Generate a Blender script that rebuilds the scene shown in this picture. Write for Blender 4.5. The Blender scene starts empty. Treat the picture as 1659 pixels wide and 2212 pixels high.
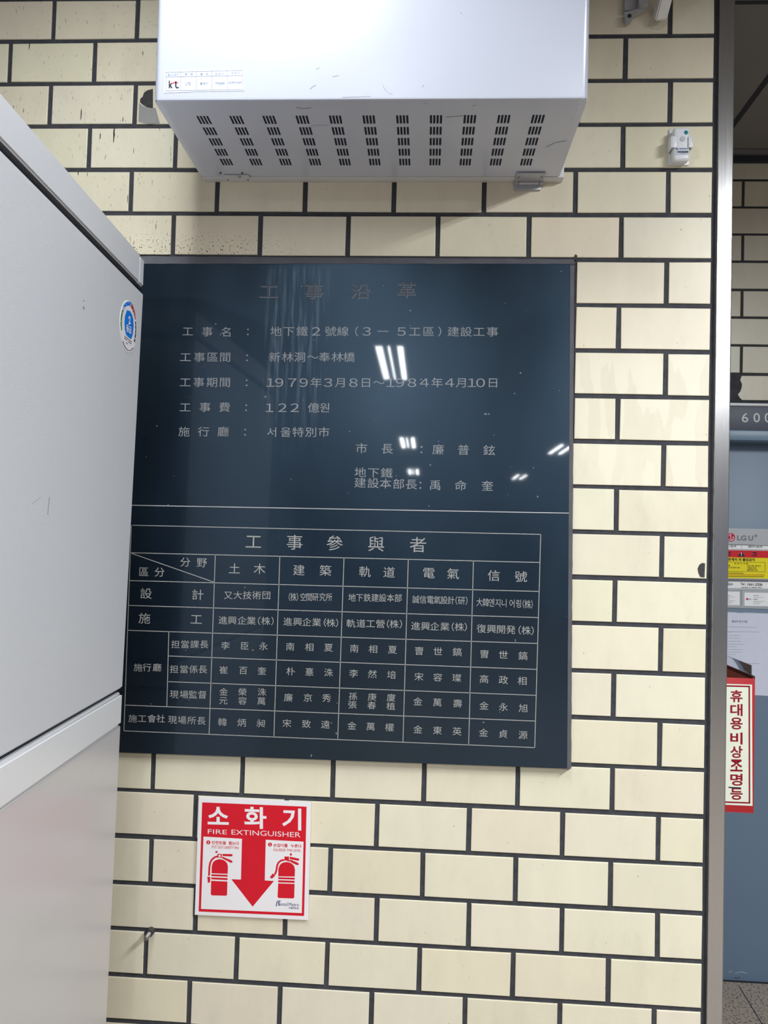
import bpy, bmesh, math, random
from mathutils import Vector, Matrix
random.seed(7)
SC = bpy.context.scene
COL = SC.collection

# ------------------------------------------------------------------ camera
W_PX, H_PX, F_PX = 1659.0, 2212.0, 1661.0
CX, CY = W_PX / 2, H_PX / 2
RM = ((0.9981, -0.0273, 0.0551), (0.0254, 0.9991, 0.0347), (-0.0559, -0.0332, 0.9979))
CAM = Vector((0.0, -1.6903, 1.52))
WX = lambda r: Vector((r[0], r[2], -r[1]))          # photo axes -> world axes
cx_, cy_, cz_ = WX(RM[0]).normalized(), -WX(RM[1]).normalized(), -WX(RM[2]).normalized()
cam = bpy.data.cameras.new('camera')
cam.sensor_fit = 'HORIZONTAL'
cam.sensor_width = 36.0
cam.lens = 36.0 * F_PX / W_PX
cam.clip_start = 0.02
cam_ob = bpy.data.objects.new('camera', cam)
COL.objects.link(cam_ob)
m3 = Matrix((cx_, cy_, cz_)).transposed()
cam_ob.matrix_world = Matrix.Translation(CAM) @ m3.to_4x4()
SC.camera = cam_ob

# ------------------------------------------------------------------ view, world, lamps
SC.view_settings.view_transform = 'Standard'
SC.view_settings.look = 'None'
SC.view_settings.gamma = 1.0
SC.view_settings.exposure = -0.40
SC.view_settings.use_curve_mapping = False
SC.cycles.use_denoising = True
SC.cycles.max_bounces = 8
SC.cycles.sample_clamp_indirect = 6.0

CEIL = 2.925
world = bpy.data.worlds.new('station_air')
SC.world = world
world.use_nodes = True
world.node_tree.nodes['Background'].inputs[0].default_value = (0.50, 0.62, 0.85, 1)
world.node_tree.nodes['Background'].inputs[1].default_value = 0.23


def tube_light(x, y, watts, length=1.15, width=0.035, col=(0.93, 0.97, 1.0), spread=180):
    """one fluorescent tube of the station's ceiling rows, lying along Y"""
    l = bpy.data.lights.new('tube_light', 'AREA')
    l.shape = 'RECTANGLE'
    l.size, l.size_y = width, length
    l.energy = watts
    l.spread = math.radians(spread)
    l.color = col
    o = bpy.data.objects.new('tube_light', l)
    COL.objects.link(o)
    o.location = (x, y, CEIL - 0.035)
    return o


P = 40.0
for x, yy, k, sp_ in ((-0.40, -0.98, 0.38, 176), (-0.30, -4.38, 0.62, 172), (-0.30, -9.4, 0.8, 180), (-0.30, -14.2, 0.8, 180),   # row in front of the plaque
                      (1.69, -1.75, 1.9, 172), (1.95, -4.8, 1.3, 180), (1.95, -9.8, 0.8, 180), (1.95, -14.9, 0.8, 180),          # to the right
                      (-2.5, -2.6, 0.15, 172), (-2.5, -7.0, 0.6, 180)):                                                          # to the left
    ln = 0.9 if yy > -1 else 1.15            
    if x == -0.30:
        tube_light(x - 0.005, yy, P * k * 0.35, ln, 0.018, spread=sp_)  # thin middle strip, added for the gleam of the fixture's reflector
    tube_light(x - 0.077, yy, P * k, ln, 0.05, spread=sp_)
    tube_light(x + 0.077, yy, P * k, ln, 0.04, spread=sp_)


# ------------------------------------------------------------------ helpers
def ray(x, y):
    a, b = (x - CX) / F_PX, (y - CY) / F_PX
    d = [a * RM[0][i] + b * RM[1][i] + RM[2][i] for i in range(3)]
    return Vector((d[0], d[2], -d[1]))


def at(x, y, Y=0.0):
    d = ray(x, y)
    return CAM + d * ((Y - CAM.y) / d.y)


def atZ(x, y, Z):
    d = ray(x, y)
    return CAM + d * ((Z - CAM.z) / d.z)


def on_plane(x, y, p0, n):
    d = ray(x, y)
    return CAM + d * ((p0 - CAM).dot(n) / d.dot(n))


def node_mat(name, col, rough=0.5, metal=0.0, spec=0.5, coat=0.0, coat_rough=0.05):
    m = bpy.data.materials.new(name)
    m.use_nodes = True
    b = m.node_tree.nodes['Principled BSDF']
    b.inputs['Base Color'].default_value = (*col, 1)
    b.inputs['Roughness'].default_value = rough
    b.inputs['Metallic'].default_value = metal
    b.inputs['Specular IOR Level'].default_value = spec
    b.inputs['Coat Weight'].default_value = coat
    b.inputs['Coat Roughness'].default_value = coat_rough
    return m, m.node_tree.nodes, m.node_tree.links, b


def srgb(r, g, b):
    f = lambda c: (c / 255 / 12.92) if c <= 10 else ((c / 255 + 0.055) / 1.055) ** 2.4
    return (f(r), f(g), f(b))


def mottled(name, col, rough=0.5, metal=0.0, spec=0.5, amount=0.08, scale=9.0, stretch=(1, 1, 1), bump=0.0, bump_scale=200,
            coat=0.0, rough_var=0.0):
    """a painted, printed or metal surface with faint uneven wear"""
    m, N, L, b = node_mat(name, col, rough, metal, spec, coat)
    tc = N.new('ShaderNodeTexCoord')
    mp = N.new('ShaderNodeMapping')
    mp.inputs['Scale'].default_value = stretch
    L.new(tc.outputs['Object'], mp.inputs['Vector'])
    no = N.new('ShaderNodeTexNoise')
    no.inputs['Scale'].default_value = scale
    no.inputs['Detail'].default_value = 6
    L.new(mp.outputs[0], no.inputs['Vector'])
    mx = N.new('ShaderNodeMix')
    mx.data_type = 'RGBA'
    L.new(no.outputs['Fac'], mx.inputs['Factor'])
    mx.inputs['A'].default_value = (*[c * (1 - amount) for c in col], 1)
    mx.inputs['B'].default_value = (*[min(1, c * (1 + amount)) for c in col], 1)
    L.new(mx.outputs['Result'], b.inputs['Base Color'])
    if rough_var:
        mr = N.new('ShaderNodeMapRange')
        mr.inputs['From Min'].default_value = 0.3
        mr.inputs['From Max'].default_value = 0.7
        mr.inputs['To Min'].default_value = rough - rough_var
        mr.inputs['To Max'].default_value = rough + rough_var
        L.new(no.outputs['Fac'], mr.inputs['Value'])
        L.new(mr.outputs[0], b.inputs['Roughness'])
    if bump:
        n2 = N.new('ShaderNodeTexNoise')
        n2.inputs['Scale'].default_value = bump_scale
        L.new(tc.outputs['Object'], n2.inputs['Vector'])
        bp = N.new('ShaderNodeBump')
        bp.inputs['Strength'].default_value = bump
        bp.inputs['Distance'].default_value = 0.001
        L.new(n2.outputs['Fac'], bp.inputs['Height'])
        L.new(bp.outputs[0], b.inputs['Normal'])
    return m


def ink(name, rgb, rough=0.5, spec=0.3):
    return mottled(name, srgb(*rgb), rough, 0, spec, amount=0.04, scale=40)


class MB:
    """collects shapes into ONE mesh object"""

    def __init__(self):
        self.bm = bmesh.new()

    def face(self, pts, mi=0, sm=False):
        vs = [self.bm.verts.new(p) for p in pts]
        f = self.bm.faces.new(vs)
        f.material_index = mi
        f.smooth = sm
        return f

    def box(self, x0, x1, y0, y1, z0, z1, mi=0, bev=0.0, seg=2, mat=None):
        b = bmesh.new()
        bmesh.ops.create_cube(b, size=1.0)
        for v in b.verts:
            v.co = Vector((x0 + (v.co.x + .5) * (x1 - x0), y0 + (v.co.y + .5) * (y1 - y0), z0 + (v.co.z + .5) * (z1 - z0)))
        if bev > 0:
            bmesh.ops.bevel(b, geom=b.edges[:], offset=bev, segments=seg, profile=0.5, affect='EDGES')
        self.merge(b, mi, mat, smooth=bev > 0)

    def merge(self, b, mi=0, mat=None, smooth=False):
        mp = {}
        for v in b.verts:
            mp[v] = self.bm.verts.new(mat @ v.co if mat else v.co)
        for f in b.faces:
            try:
                nf = self.bm.faces.new([mp[v] for v in f.verts])
            except ValueError:
                continue
            nf.material_index = mi
            nf.smooth = smooth
        b.free()

    def cyl(self, a, b, r0, r1=None, n=20, mi=0, caps=True, smooth=True):
        a, b = Vector(a), Vector(b)
        r1 = r0 if r1 is None else r1
        d = (b - a).normalized()
        u = d.orthogonal().normalized()
        w = d.cross(u)
        A, B = [], []
        for i in range(n):
            t = 2 * math.pi * i / n
            e = u * math.cos(t) + w * math.sin(t)
            A.append(self.bm.verts.new(a + e * r0))
            B.append(self.bm.verts.new(b + e * r1))
        for i in range(n):
            f = self.bm.faces.new((A[i], A[(i + 1) % n], B[(i + 1) % n], B[i]))
            f.material_index = mi
            f.smooth = smooth
        if caps:
            f = self.bm.faces.new(A[::-1]); f.material_index = mi
            f = self.bm.faces.new(B); f.material_index = mi

    def prism(self, pts, off, mi=0, smooth=False):
        """polygon pts (world) swept along off"""
        off = Vector(off)
        A = [self.bm.verts.new(p) for p in pts]
        B = [self.bm.verts.new(Vector(p) + off) for p in pts]
        n = len(pts)
        for i in range(n):
            f = self.bm.faces.new((A[i], A[(i + 1) % n], B[(i + 1) % n], B[i]))
            f.material_index = mi
            f.smooth = smooth
        f = self.bm.faces.new(A[::-1]); f.material_index = mi
        f = self.bm.faces.new(B); f.material_index = mi

    def build(self, name, mats, parent=None, sharp=None, recalc=True):
        bm = self.bm
        if recalc:
            bmesh.ops.recalc_face_normals(bm, faces=bm.faces[:])
        me = bpy.data.meshes.new(name)
        bm.to_mesh(me)
        bm.free()
        for m in (mats if isinstance(mats, (list, tuple)) else [mats]):
            me.materials.append(m)
        if sharp:
            me.set_sharp_from_angle(angle=math.radians(sharp))
        o = bpy.data.objects.new(name, me)
        COL.objects.link(o)
        if parent is not None:
            o.parent = parent
            o.matrix_parent_inverse = Matrix.Translation(parent.location).inverted()
        return o


def thing(name, label, cat, loc, group=None):
    o = bpy.data.objects.new(name, None)
    COL.objects.link(o)
    o.empty_display_size = 0.05
    o.location = loc
    return tag(o, label, cat, group)


def tag(o, label, cat, group=None):
    o['label'] = label
    o['category'] = cat
    if group:
        o['group'] = group
    return o


def structure(o, label=None):
    o['kind'] = 'structure'
    if label:
        o['label'] = label
        o['category'] = o.name.split('_')[0]
    return o


# ---- lettering: outlines of the built-in font, laid on a surface
_gl = {}


def outline(s, bold=0.0, res=4):
    k = (s, bold, res)
    if k in _gl:
        return _gl[k]
    cu = bpy.data.curves.new('lettering', 'FONT')
    cu.body = s
    cu.resolution_u = res
    cu.offset = bold
    ob = bpy.data.objects.new('lettering', cu)
    COL.objects.link(ob)
    dg = bpy.context.evaluated_depsgraph_get()
    me = bpy.data.meshes.new_from_object(ob.evaluated_get(dg))
    vs = [(v.co.x, v.co.y) for v in me.vertices]
    fs = [tuple(p.vertices) for p in me.polygons]
    bpy.data.objects.remove(ob)
    bpy.data.curves.remove(cu)
    bpy.data.meshes.remove(me)
    _gl[k] = (vs, fs)
    return _gl[k]


def lay(mb, vs, fs, fn, mi):
    bv = [mb.bm.verts.new(fn(x, y)) for x, y in vs]
    for f in fs:
        try:
            nf = mb.bm.faces.new([bv[i] for i in f])
            nf.material_index = mi
        except ValueError:
            pass


def char(mb, ch, c, w, h, mi, bold=0.0):
    """one full-width character centred on world point c (a surface facing -Y), em box w x h metres"""
    vs, fs = outline(ch, bold)
    lay(mb, vs, fs, lambda x, y: (c.x + (x - 0.5) * w, c.y, c.z + (y - 0.36) * h), mi)


def line(mb, s, p0, p1, up, mi, bold=0.0, res=3):
    """text s fitted between world points p0 (bottom left) and p1 (bottom right), up = height vector"""
    vs, fs = outline(s, bold, res)
    x0, x1 = min(v[0] for v in vs), max(v[0] for v in vs)
    y0, y1 = min(v[1] for v in vs), max(v[1] for v in vs)
    p0, p1, up = Vector(p0), Vector(p1), Vector(up)
    e = (p1 - p0)
    lay(mb, vs, fs, lambda x, y: p0 + e * ((x - x0) / (x1 - x0)) + up * ((y - y0) / (y1 - y0)), mi)


def pline(mb, s, a, b, h, pl, mi, bold=0.0, res=3):
    """the same with photo points a, b and a photo height h on the surface pl"""
    p0 = pl(*a)
    line(mb, s, p0, pl(*b), pl(a[0], a[1] - h) - p0, mi, bold, res)


def poly(mb, pts, pl, mi):
    mb.face([pl(*p) for p in pts], mi)


def stroke(mb, pts, w, pl, mi):
    """a band of photo width w along photo points"""
    L, R_ = [], []
    for i, p in enumerate(pts):
        a = pts[max(0, i - 1)]
        b = pts[min(len(pts) - 1, i + 1)]
        dx, dy = b[0] - a[0], b[1] - a[1]
        l = math.hypot(dx, dy) or 1
        nx, ny = -dy / l * w / 2, dx / l * w / 2
        L.append(mb.bm.verts.new(pl(p[0] + nx, p[1] + ny)))
        R_.append(mb.bm.verts.new(pl(p[0] - nx, p[1] - ny)))
    for i in range(len(pts) - 1):
        f = mb.bm.faces.new((L[i], L[i + 1], R_[i + 1], R_[i]))
        f.material_index = mi


def ell(cx, cy, rx, ry=None, n=28):
    ry = rx if ry is None else ry
    return [(cx + rx * math.cos(2 * math.pi * i / n), cy + ry * math.sin(2 * math.pi * i / n)) for i in range(n)]


# ------------------------------------------------------------------ materials of the shell
def tile_material():
    m, N, L, b = node_mat('cream_glazed_tile', (0.7, 0.63, 0.45), rough=0.33, spec=0.4)
    at_ = N.new('ShaderNodeAttribute')
    at_.attribute_name = 'tint'
    tc = N.new('ShaderNodeTexCoord')
    # cloudy glaze
    n1 = N.new('ShaderNodeTexNoise')
    n1.inputs['Scale'].default_value = 11
    n1.inputs['Detail'].default_value = 8
    n1.inputs['Roughness'].default_value = 0.62
    mp1 = N.new('ShaderNodeMapping')
    mp1.inputs['Scale'].default_value = (1.5, 1, 0.7)
    L.new(tc.outputs['Object'], mp1.inputs[0])
    L.new(mp1.outputs[0], n1.inputs['Vector'])
    r1 = N.new('ShaderNodeMapRange')
    for k, v in zip(('From Min', 'From Max', 'To Min', 'To Max'), (0.3, 0.7, 0.95, 1.03)):
        r1.inputs[k].default_value = v
    L.new(n1.outputs['Fac'], r1.inputs['Value'])
    mul = N.new('ShaderNodeMix')
    mul.data_type = 'RGBA'
    mul.blend_type = 'MULTIPLY'
    mul.inputs['Factor'].default_value = 1
    L.new(at_.outputs['Color'], mul.inputs['A'])
    L.new(r1.outputs[0], mul.inputs['B'])
    cur = mul.outputs['Result']
    sep = N.new('ShaderNodeSeparateXYZ')
    L.new(tc.outputs['Object'], sep.inputs[0])

    def rng(sock, a, bb, lo=0.0, hi=1.0):
        r = N.new('ShaderNodeMapRange')
        r.interpolation_type = 'SMOOTHSTEP'
        for k, v in zip(('From Min', 'From Max', 'To Min', 'To Max'), (a, bb, lo, hi)):
            r.inputs[k].default_value = v
        L.new(sock, r.inputs['Value'])
        return r.outputs[0]

    def mth(op, a, bb):
        n = N.new('ShaderNodeMath')
        n.operation = op
        for i, s in enumerate((a, bb)):
            if isinstance(s, (int, float)):
                n.inputs[i].default_value = s
            else:
                L.new(s, n.inputs[i])
        return n.outputs[0]

    def tex(scale, stretch, detail=2, rough=0.5):
        mp = N.new('ShaderNodeMapping')
        mp.inputs['Scale'].default_value = stretch
        L.new(tc.outputs['Object'], mp.inputs[0])
        n = N.new('ShaderNodeTexNoise')
        n.inputs['Scale'].default_value = scale
        n.inputs['Detail'].default_value = detail
        n.inputs['Roughness'].default_value = rough
        L.new(mp.outputs[0], n.inputs['Vector'])
        return n.outputs['Fac']

    def blend(fac, col):
        nonlocal cur
        x = N.new('ShaderNodeMix')
        x.data_type = 'RGBA'
        L.new(fac, x.inputs['Factor'])
        L.new(cur, x.inputs['A'])
        x.inputs['B'].default_value = (*col, 1)
        cur = x.outputs['Result']

    # grey wiped grime, everywhere but thin
    g = mth('MULTIPLY', rng(tex(5.5, (2.2, 1, 1.0), 6, 0.65), 0.52, 0.75), 0.16)
    blend(g, (0.40, 0.36, 0.28))
    # black paint runs on the upper left courses
    maskx = mth('MULTIPLY', rng(sep.outputs['X'], -0.50, -0.62), rng(sep.outputs['Z'], 2.12, 2.22))
    run = rng(tex(1.0, (150, 1, 20), 2, 0.45), 0.685, 0.72)
    run2 = rng(tex(1.0, (420, 1, 60), 1, 0.45), 0.70, 0.73)
    blend(mth('MULTIPLY', mth('MAXIMUM', run, mth('MULTIPLY', run2, 0.6)), maskx), (0.035, 0.03, 0.03))
    # fine dark spatter in the course above the plaque
    msp = mth('MULTIPLY', mth('MULTIPLY', rng(sep.outputs['Z'], 2.215, 2.16), rng(sep.outputs['Z'], 2.10, 2.12)),
              rng(sep.outputs['X'], -0.22, -0.5))
    sp = rng(tex(230, (1, 1, 1), 2, 0.5), 0.60, 0.66)
    blend(mth('MULTIPLY', sp, msp), (0.06, 0.045, 0.035))
    # a few specks anywhere
    sp2 = rng(tex(170, (1, 1, 0.8), 1, 0.4), 0.785, 0.80)
    blend(mth('MULTIPLY', sp2, 0.8), (0.10, 0.075, 0.06))
    # lighter wiped runs to the right of the plaque
    mr = mth('MULTIPLY', mth('MULTIPLY', rng(sep.outputs['X'], 0.28, 0.34), rng(sep.outputs['Z'], 1.98, 1.90)),
             rng(sep.outputs['Z'], 1.60, 1.66))
    dr = rng(tex(1.0, (26, 1, 5.0), 2, 0.5), 0.50, 0.53)
    blend(mth('MULTIPLY', mth('MULTIPLY', dr, mr), 0.5), (0.86, 0.82, 0.66))
    L.new(cur, b.inputs['Base Color'])
    # slight orange peel
    n3 = N.new('ShaderNodeTexNoise')
    n3.inputs['Scale'].default_value = 60
    L.new(tc.outputs['Object'], n3.inputs['Vector'])
    bp = N.new('ShaderNodeBump')
    bp.inputs['Strength'].default_value = 0.06
    bp.inputs['Distance'].default_value = 0.002
    L.new(n3.outputs['Fac'], bp.inputs['Height'])
    L.new(bp.outputs[0], b.inputs['Normal'])
    return m


TILE = tile_material()
MORTAR = mottled('dark_grout', srgb(66, 67, 72), 0.85, amount=0.45, scale=60, bump=0.8, bump_scale=260, spec=0.2)
HOLE = mottled('broken_mortar', srgb(62, 60, 60), 0.9, amount=0.5, scale=120, bump=0.9, bump_scale=300)
BAREPATCH = mottled('bare_tile_bed', srgb(150, 148, 146), 0.7, amount=0.15, scale=60)

# ------------------------------------------------------------------ brick walls
PITCH = 0.09994
ROW0 = 2.7426
U0 = 0.5091
ROWADJ = [-.9, -.6, -1.1, .3, 1.2, .9, 1.6, 2.2, 2.2, 1.4, .5, -.7, -2.7, -3.2, -.9, -.5, .7, -1.5, -.8, .8, .9, .9]
JADJ = {0: {-14: 1.1, -12: -1.4, 0: -1}, 1: {-15: 1.2, -13: 1.8, -1: 3}, 2: {-14: 1.1, -12: .8, 0: 1.7}, 3: {-13: -2.4, -11: -1.2, -1: 1.1},
        4: {-12: -.9, -10: -1.5, -8: -.9, -6: -.5, -4: -.3, -2: -.7, 0: .3}, 5: {-11: .7, -9: -.3, -7: -1.4, -5: -1, -3: -.5, -1: .5},
        6: {0: -.8}, 7: {-1: -1.6}, 8: {0: .9}, 9: {-1: -.2}, 10: {0: -.8}, 11: {-1: .3}, 12: {0: -1.3}, 13: {-1: .3}, 14: {0: -1.2},
        15: {-1: 1.2}, 16: {0: .1}, 17: {-11: -.8, -9: -.2, -7: -.1, -5: -.8, -3: .7, -1: 1.8},
        18: {-10: -2.2, -6: -.9, -4: -1.8, -2: -1.8, 0: -.1}, 19: {-11: 2, -7: 0, -5: 1, -3: .2, -1: 1.6},
        20: {-10: 6, -8: 4.4, -6: 3.9, -4: 2.5, -2: .5, 0: 1.5}, 21: {-11: -2.1, -9: 0, -7: -1.2, -5: -.9, -3: -1, -1: 0},
        22: {-10: -1.3, -8: -1.8, -6: -1.8, -4: -.9, -2: 0, 0: -2.6}}


def row_z(k):                      # height of the joint below row k
    a = ROWADJ[k] if 0 <= k < len(ROWADJ) else 0
    return ROW0 - (k + 1) * PITCH - a / 1000


def cream(kind=0):
    base = random.choice([(229, 221, 197), (228, 220, 195), (230, 222, 199), (227, 218, 195), (228, 218, 193)])
    j = random.uniform(-2, 2)
    return srgb(*[c + j + random.uniform(-1.5, 1.5) for c in base])


def tile(mb, lay_c, xf, x0, x1, z0, z1, col, bev=0.0013, depth=0.006, jag=0.0005):
    """one bevelled tile; xf maps (x, out, z) to world, out = distance in front of the tile face"""
    r = lambda: random.uniform(-jag, jag)
    O = [(x0 + r(), z0 + r()), (x1 + r(), z0 + r()), (x1 + r(), z1 + r()), (x0 + r(), z1 + r())]
    sg = [(1, 1), (-1, 1), (-1, -1), (1, -1)]
    bk = [mb.bm.verts.new(xf(x, -depth, z)) for x, z in O]
    md = [mb.bm.verts.new(xf(x, -bev * 0.9, z)) for x, z in O]
    m2 = [mb.bm.verts.new(xf(x + s[0] * bev * .35, -bev * 0.28, z + s[1] * bev * .35)) for (x, z), s in zip(O, sg)]
    fr = [mb.bm.verts.new(xf(x + s[0] * bev, 0, z + s[1] * bev)) for (x, z), s in zip(O, sg)]
    fs = [mb.bm.faces.new(fr)]
    for A, B in ((bk, md), (md, m2), (m2, fr)):
        for i in range(4):
            fs.append(mb.bm.faces.new((A[i], A[(i + 1) % 4], B[(i + 1) % 4], B[i])))
    for f in fs:
        f.material_index = 0
        for lp in f.loops:
            lp[lay_c] = (*col, 1)


TILE_END = 0.6028
PLQ_X0, PLQ_X1 = -0.735, 0.3105      # hole of the plaque in the tiling
PLQ_EDGE = dict(zip(range(6, 17), [at(x, y).x for x, y in ((1247, 610), (1244, 710), (1242.7, 810), (1241, 905), (1238, 1004), (1236.4, 1102),
                                                           (1235.4, 1200), (1232.6, 1300), (1231.6, 1405), (1230.7, 1505), (1229, 1607))]))


def front_wall():
    mb = MB()
    lc = mb.bm.loops.layers.float_color.new('tint')
    xf = lambda x, o, z: (x, -o, z)
    G = 0.0052
    for k in range(-2, 27):
        zt, zb = min(row_z(k - 1), CEIL + .02), max(row_z(k), 0.0)
        if zt - zb < 0.02:
            continue
        js = []
        u = 0 if k % 2 == 0 else -1
        while True:
            x = U0 + u * 0.1
            if x < -2.1:
                break
            adj = JADJ.get(k, {}).get(u)
            js.append(x + (adj / 1000 if adj is not None else random.uniform(-.0015, .0015)))
            u -= 2
        xs = [TILE_END + G] + js
        for i in range(len(xs) - 1):
            x1, x0 = xs[i] - G, xs[i + 1] + G
            if 6 <= k <= 16:
                if x1 < PLQ_X1 and x0 > PLQ_X0 - 0.02:
                    continue
                if x0 < PLQ_X1 < x1:
                    x0 = PLQ_EDGE[k]
                if x0 < PLQ_X0 < x1:
                    x1 = PLQ_X0 - 0.006
                if x1 - x0 < 0.012:
                    continue
            dz = random.uniform(-.0007, .0007)
            tile(mb, lc, xf, x0, x1, zb + 0.0050 + dz, zt - 0.0050 + dz, cream())
    # grout bed
    nf = [(-2.1, 0.612)]
    for a, b in nf:
        f = mb.face([(a, 0.0030, 0), (b, 0.0030, 0), (b, 0.0030, CEIL), (a, 0.0030, CEIL)], 1)
        o = mb.build('wall_front', [TILE, MORTAR], recalc=False)
    return structure(o)


front_wall()


def back_wall():
    """tiled wall at the end of the passage, with the door opening left free"""
    mb = MB()
    lc = mb.bm.loops.layers.float_color.new('tint')
    YB = 1.07
    xf = lambda x, o, z: (x, YB - o, z)
    G = 0.005
    z = 2.8261
    rows = []
    top = CEIL + .02
    k = 0
    zj = [2.9233 + .03, 2.8261, 2.7283, 2.6308, 2.5327, 2.4315, 2.3322, 2.2332, 2.1311, 2.0325]
    while zj[-1] > 0.05:
        zj.append(zj[-1] - 0.0985)
    for k in range(len(zj) - 1):
        zt, zb = zj[k], zj[k + 1]
        u0 = 1.094 if k % 2 == 1 else 0.994
        xs = [u0 + 0.2 * i for i in range(-3, 10)]
        for a, b in zip(xs[:-1], xs[1:]):
            if b < 0.6 or a > 2.9:
                continue
            x0, x1 = a + G, b - G
            if zt < 2.03 and x1 > 0.86 and x0 < 1.90:
                continue
            if k == 8 and x0 < 1.09 < x1 + .02 and x1 < 1.12:   # the broken one is left out
                continue
            if k == 8 and a > 1.07 and a < 1.12:
                continue
            if k == 8 and a < 1.0 and b > 1.0:
                continue
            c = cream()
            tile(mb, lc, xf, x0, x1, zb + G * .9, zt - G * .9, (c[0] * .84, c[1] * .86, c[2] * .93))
    # broken tile with a ragged left edge
    pl = lambda x, y: at(x, y, YB)
    edge = [(1602, 812), (1599, 821), (1603, 830), (1602, 838), (1599, 846), (1594, 852), (1598, 859), (1603, 864)]
    pts = [(1690, 812.5)] + edge + [(1690, 865)]
    W = [pl(*p) for p in pts]
    A = [mb.bm.verts.new(p) for p in W]
    B = [mb.bm.verts.new(p + Vector((0, .006, 0))) for p in W]
    fs = [mb.bm.faces.new(A)] + [mb.bm.faces.new((A[i], A[(i + 1) % len(A)], B[(i + 1) % len(A)], B[i])) for i in range(len(A))]
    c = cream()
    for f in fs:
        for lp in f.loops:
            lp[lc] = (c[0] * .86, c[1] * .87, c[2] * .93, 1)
    # bed, in strips round the opening
    y = YB + .004
    for x0, x1, z0, z1 in ((0.55, 2.9, 2.03, CEIL), (0.55, 0.86, 0, 2.03), (1.90, 2.9, 0, 2.03)):
        mb.face([(x0, y, z0), (x1, y, z0), (x1, y, z1), (x0, y, z1)], 1)
    o = mb.build('wall_back', [TILE, MORTAR], recalc=False)
    return structure(o)


back_wall()

# side of the passage behind the corner guard
mb = MB()
lc = mb.bm.loops.layers.float_color.new('tint')
for k in range(29):
    zt = CEIL - k * 0.1
    off = 0.0 if k % 2 else 0.1
    for i in range(7):
        y0, y1 = 0.03 + off + (i - 1) * 0.2 + .005, 0.03 + off + i * 0.2 - .005
        y0, y1 = max(y0, 0.035), min(y1, 1.06)
        if y1 - y0 > 0.03:
            tile(mb, lc, lambda x, o, z: (0.640 + o, x, z), y0, y1, zt - .095, zt - .005, cream())
mb.face([(0.637, 0.0, 0), (0.637, 1.08, 0), (0.637, 1.08, CEIL), (0.637, 0.0, CEIL)], 1)
structure(mb.build('wall_passage', [TILE, MORTAR], recalc=False))

# ceiling and floor
CEILM = mottled('grey_ceiling_panel', srgb(122, 119, 117), 0.7, amount=0.08, scale=5)
JOINT = mottled('dark_joint', srgb(40, 44, 54), 0.8, amount=0.1)
mb = MB()
mb.box(-7, 7, -17, 1.1, CEIL, CEIL + .06, 0)
for x in (0.985, 1.585):                                       # sunk joints of the passage ceiling
    mb.box(x - .009, x + .009, 0.0, 1.062, CEIL - .0015, CEIL + .01, 1)
for y in (0.295,):
    mb.box(0.66, 3.0, y - .006, y + .006, CEIL - .0015, CEIL + .01, 1)
structure(mb.build('ceiling', [CEILM, JOINT]))

mb = MB()
ALU = mottled('dull_aluminium', srgb(150, 150, 152), 0.45, 0.6, amount=0.1, scale=30)
mb.box(0.64, 2.9, 1.040, 1.066, CEIL - .018, CEIL - .002, 0)
mb.box(0.64, 2.9, 1.052, 1.068, CEIL - .040, CEIL - .020, 1)
structure(mb.build('trim_2', [ALU, JOINT]))


def terrazzo():
    m, N, L, b = node_mat('worn_granite_floor', (0.2, 0.17, 0.14), rough=0.45)
    tc = N.new('ShaderNodeTexCoord')
    v = N.new('ShaderNodeTexNoise')
    v.inputs['Scale'].default_value = 120
    v.inputs['Detail'].default_value = 4
    L.new(tc.outputs['Object'], v.inputs['Vector'])
    cr = N.new('ShaderNodeValToRGB')
    cr.color_ramp.elements[0].position = 0.36
    cr.color_ramp.elements[0].color = (*srgb(84, 76, 70), 1)
    cr.color_ramp.elements[1].position = 0.48
    cr.color_ramp.elements[1].color = (*srgb(158, 146, 132), 1)
    L.new(v.outputs['Fac'], cr.inputs[0])
    L.new(cr.outputs[0], b.inputs['Base Color'])
    return m


mb = MB()
FLOORM = terrazzo()
mb.box(-7, 7, -17, 1.3, -.06, 0, 0)
a, b = atZ(1597, 2132, 0.0), atZ(1646, 2212, 0.0)
d = (b - a).normalized() * 1.0
n = Vector((-d.y, d.x, 0)) * .0016
q0, q1 = a, b + d * .4
mb.face([q0 - n + Vector((0, 0, .0006)), q0 + n + Vector((0, 0, .0006)), q1 + n + Vector((0, 0, .0006)), q1 - n + Vector((0, 0, .0006))], 1)
structure(mb.build('floor', [FLOORM, JOINT]))

# stainless corner guard
STEEL, N_, L_, B_ = node_mat('brushed_stainless', srgb(190, 188, 188), rough=0.24, metal=0.9)
B_.inputs['Anisotropic'].default_value = 0.6
tc = N_.new('ShaderNodeTexCoord')
mp = N_.new('ShaderNodeMapping')
mp.inputs['Scale'].default_value = (900, 900, 6)
nz = N_.new('ShaderNodeTexNoise')
nz.inputs['Scale'].default_value = 1.0
nz.inputs['Detail'].default_value = 3
mr = N_.new('ShaderNodeMapRange')
for k, v in zip(('To Min', 'To Max'), (0.20, 0.31)):
    mr.inputs[k].default_value = v
L_.new(tc.outputs['Object'], mp.inputs[0]); L_.new(mp.outputs[0], nz.inputs['Vector'])
L_.new(nz.outputs['Fac'], mr.inputs['Value']); L_.new(mr.outputs[0], B_.inputs['Roughness'])
mb = MB()
pts = [(0.6125, -0.006), (0.6135, -0.0075), (0.6430, -0.0075), (0.6455, -0.005), (0.6455, 0.034), (0.6440, 0.034), (0.6440, 0.004), (0.6125, 0.004)]
mb.prism([(x, y, 0.0) for x, y in pts], (0, 0, CEIL - .002))
structure(mb.build('trim_1', STEEL))

# ragged holes in the tiling are part of the wall: chipped pockets
mb = MB()


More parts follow.
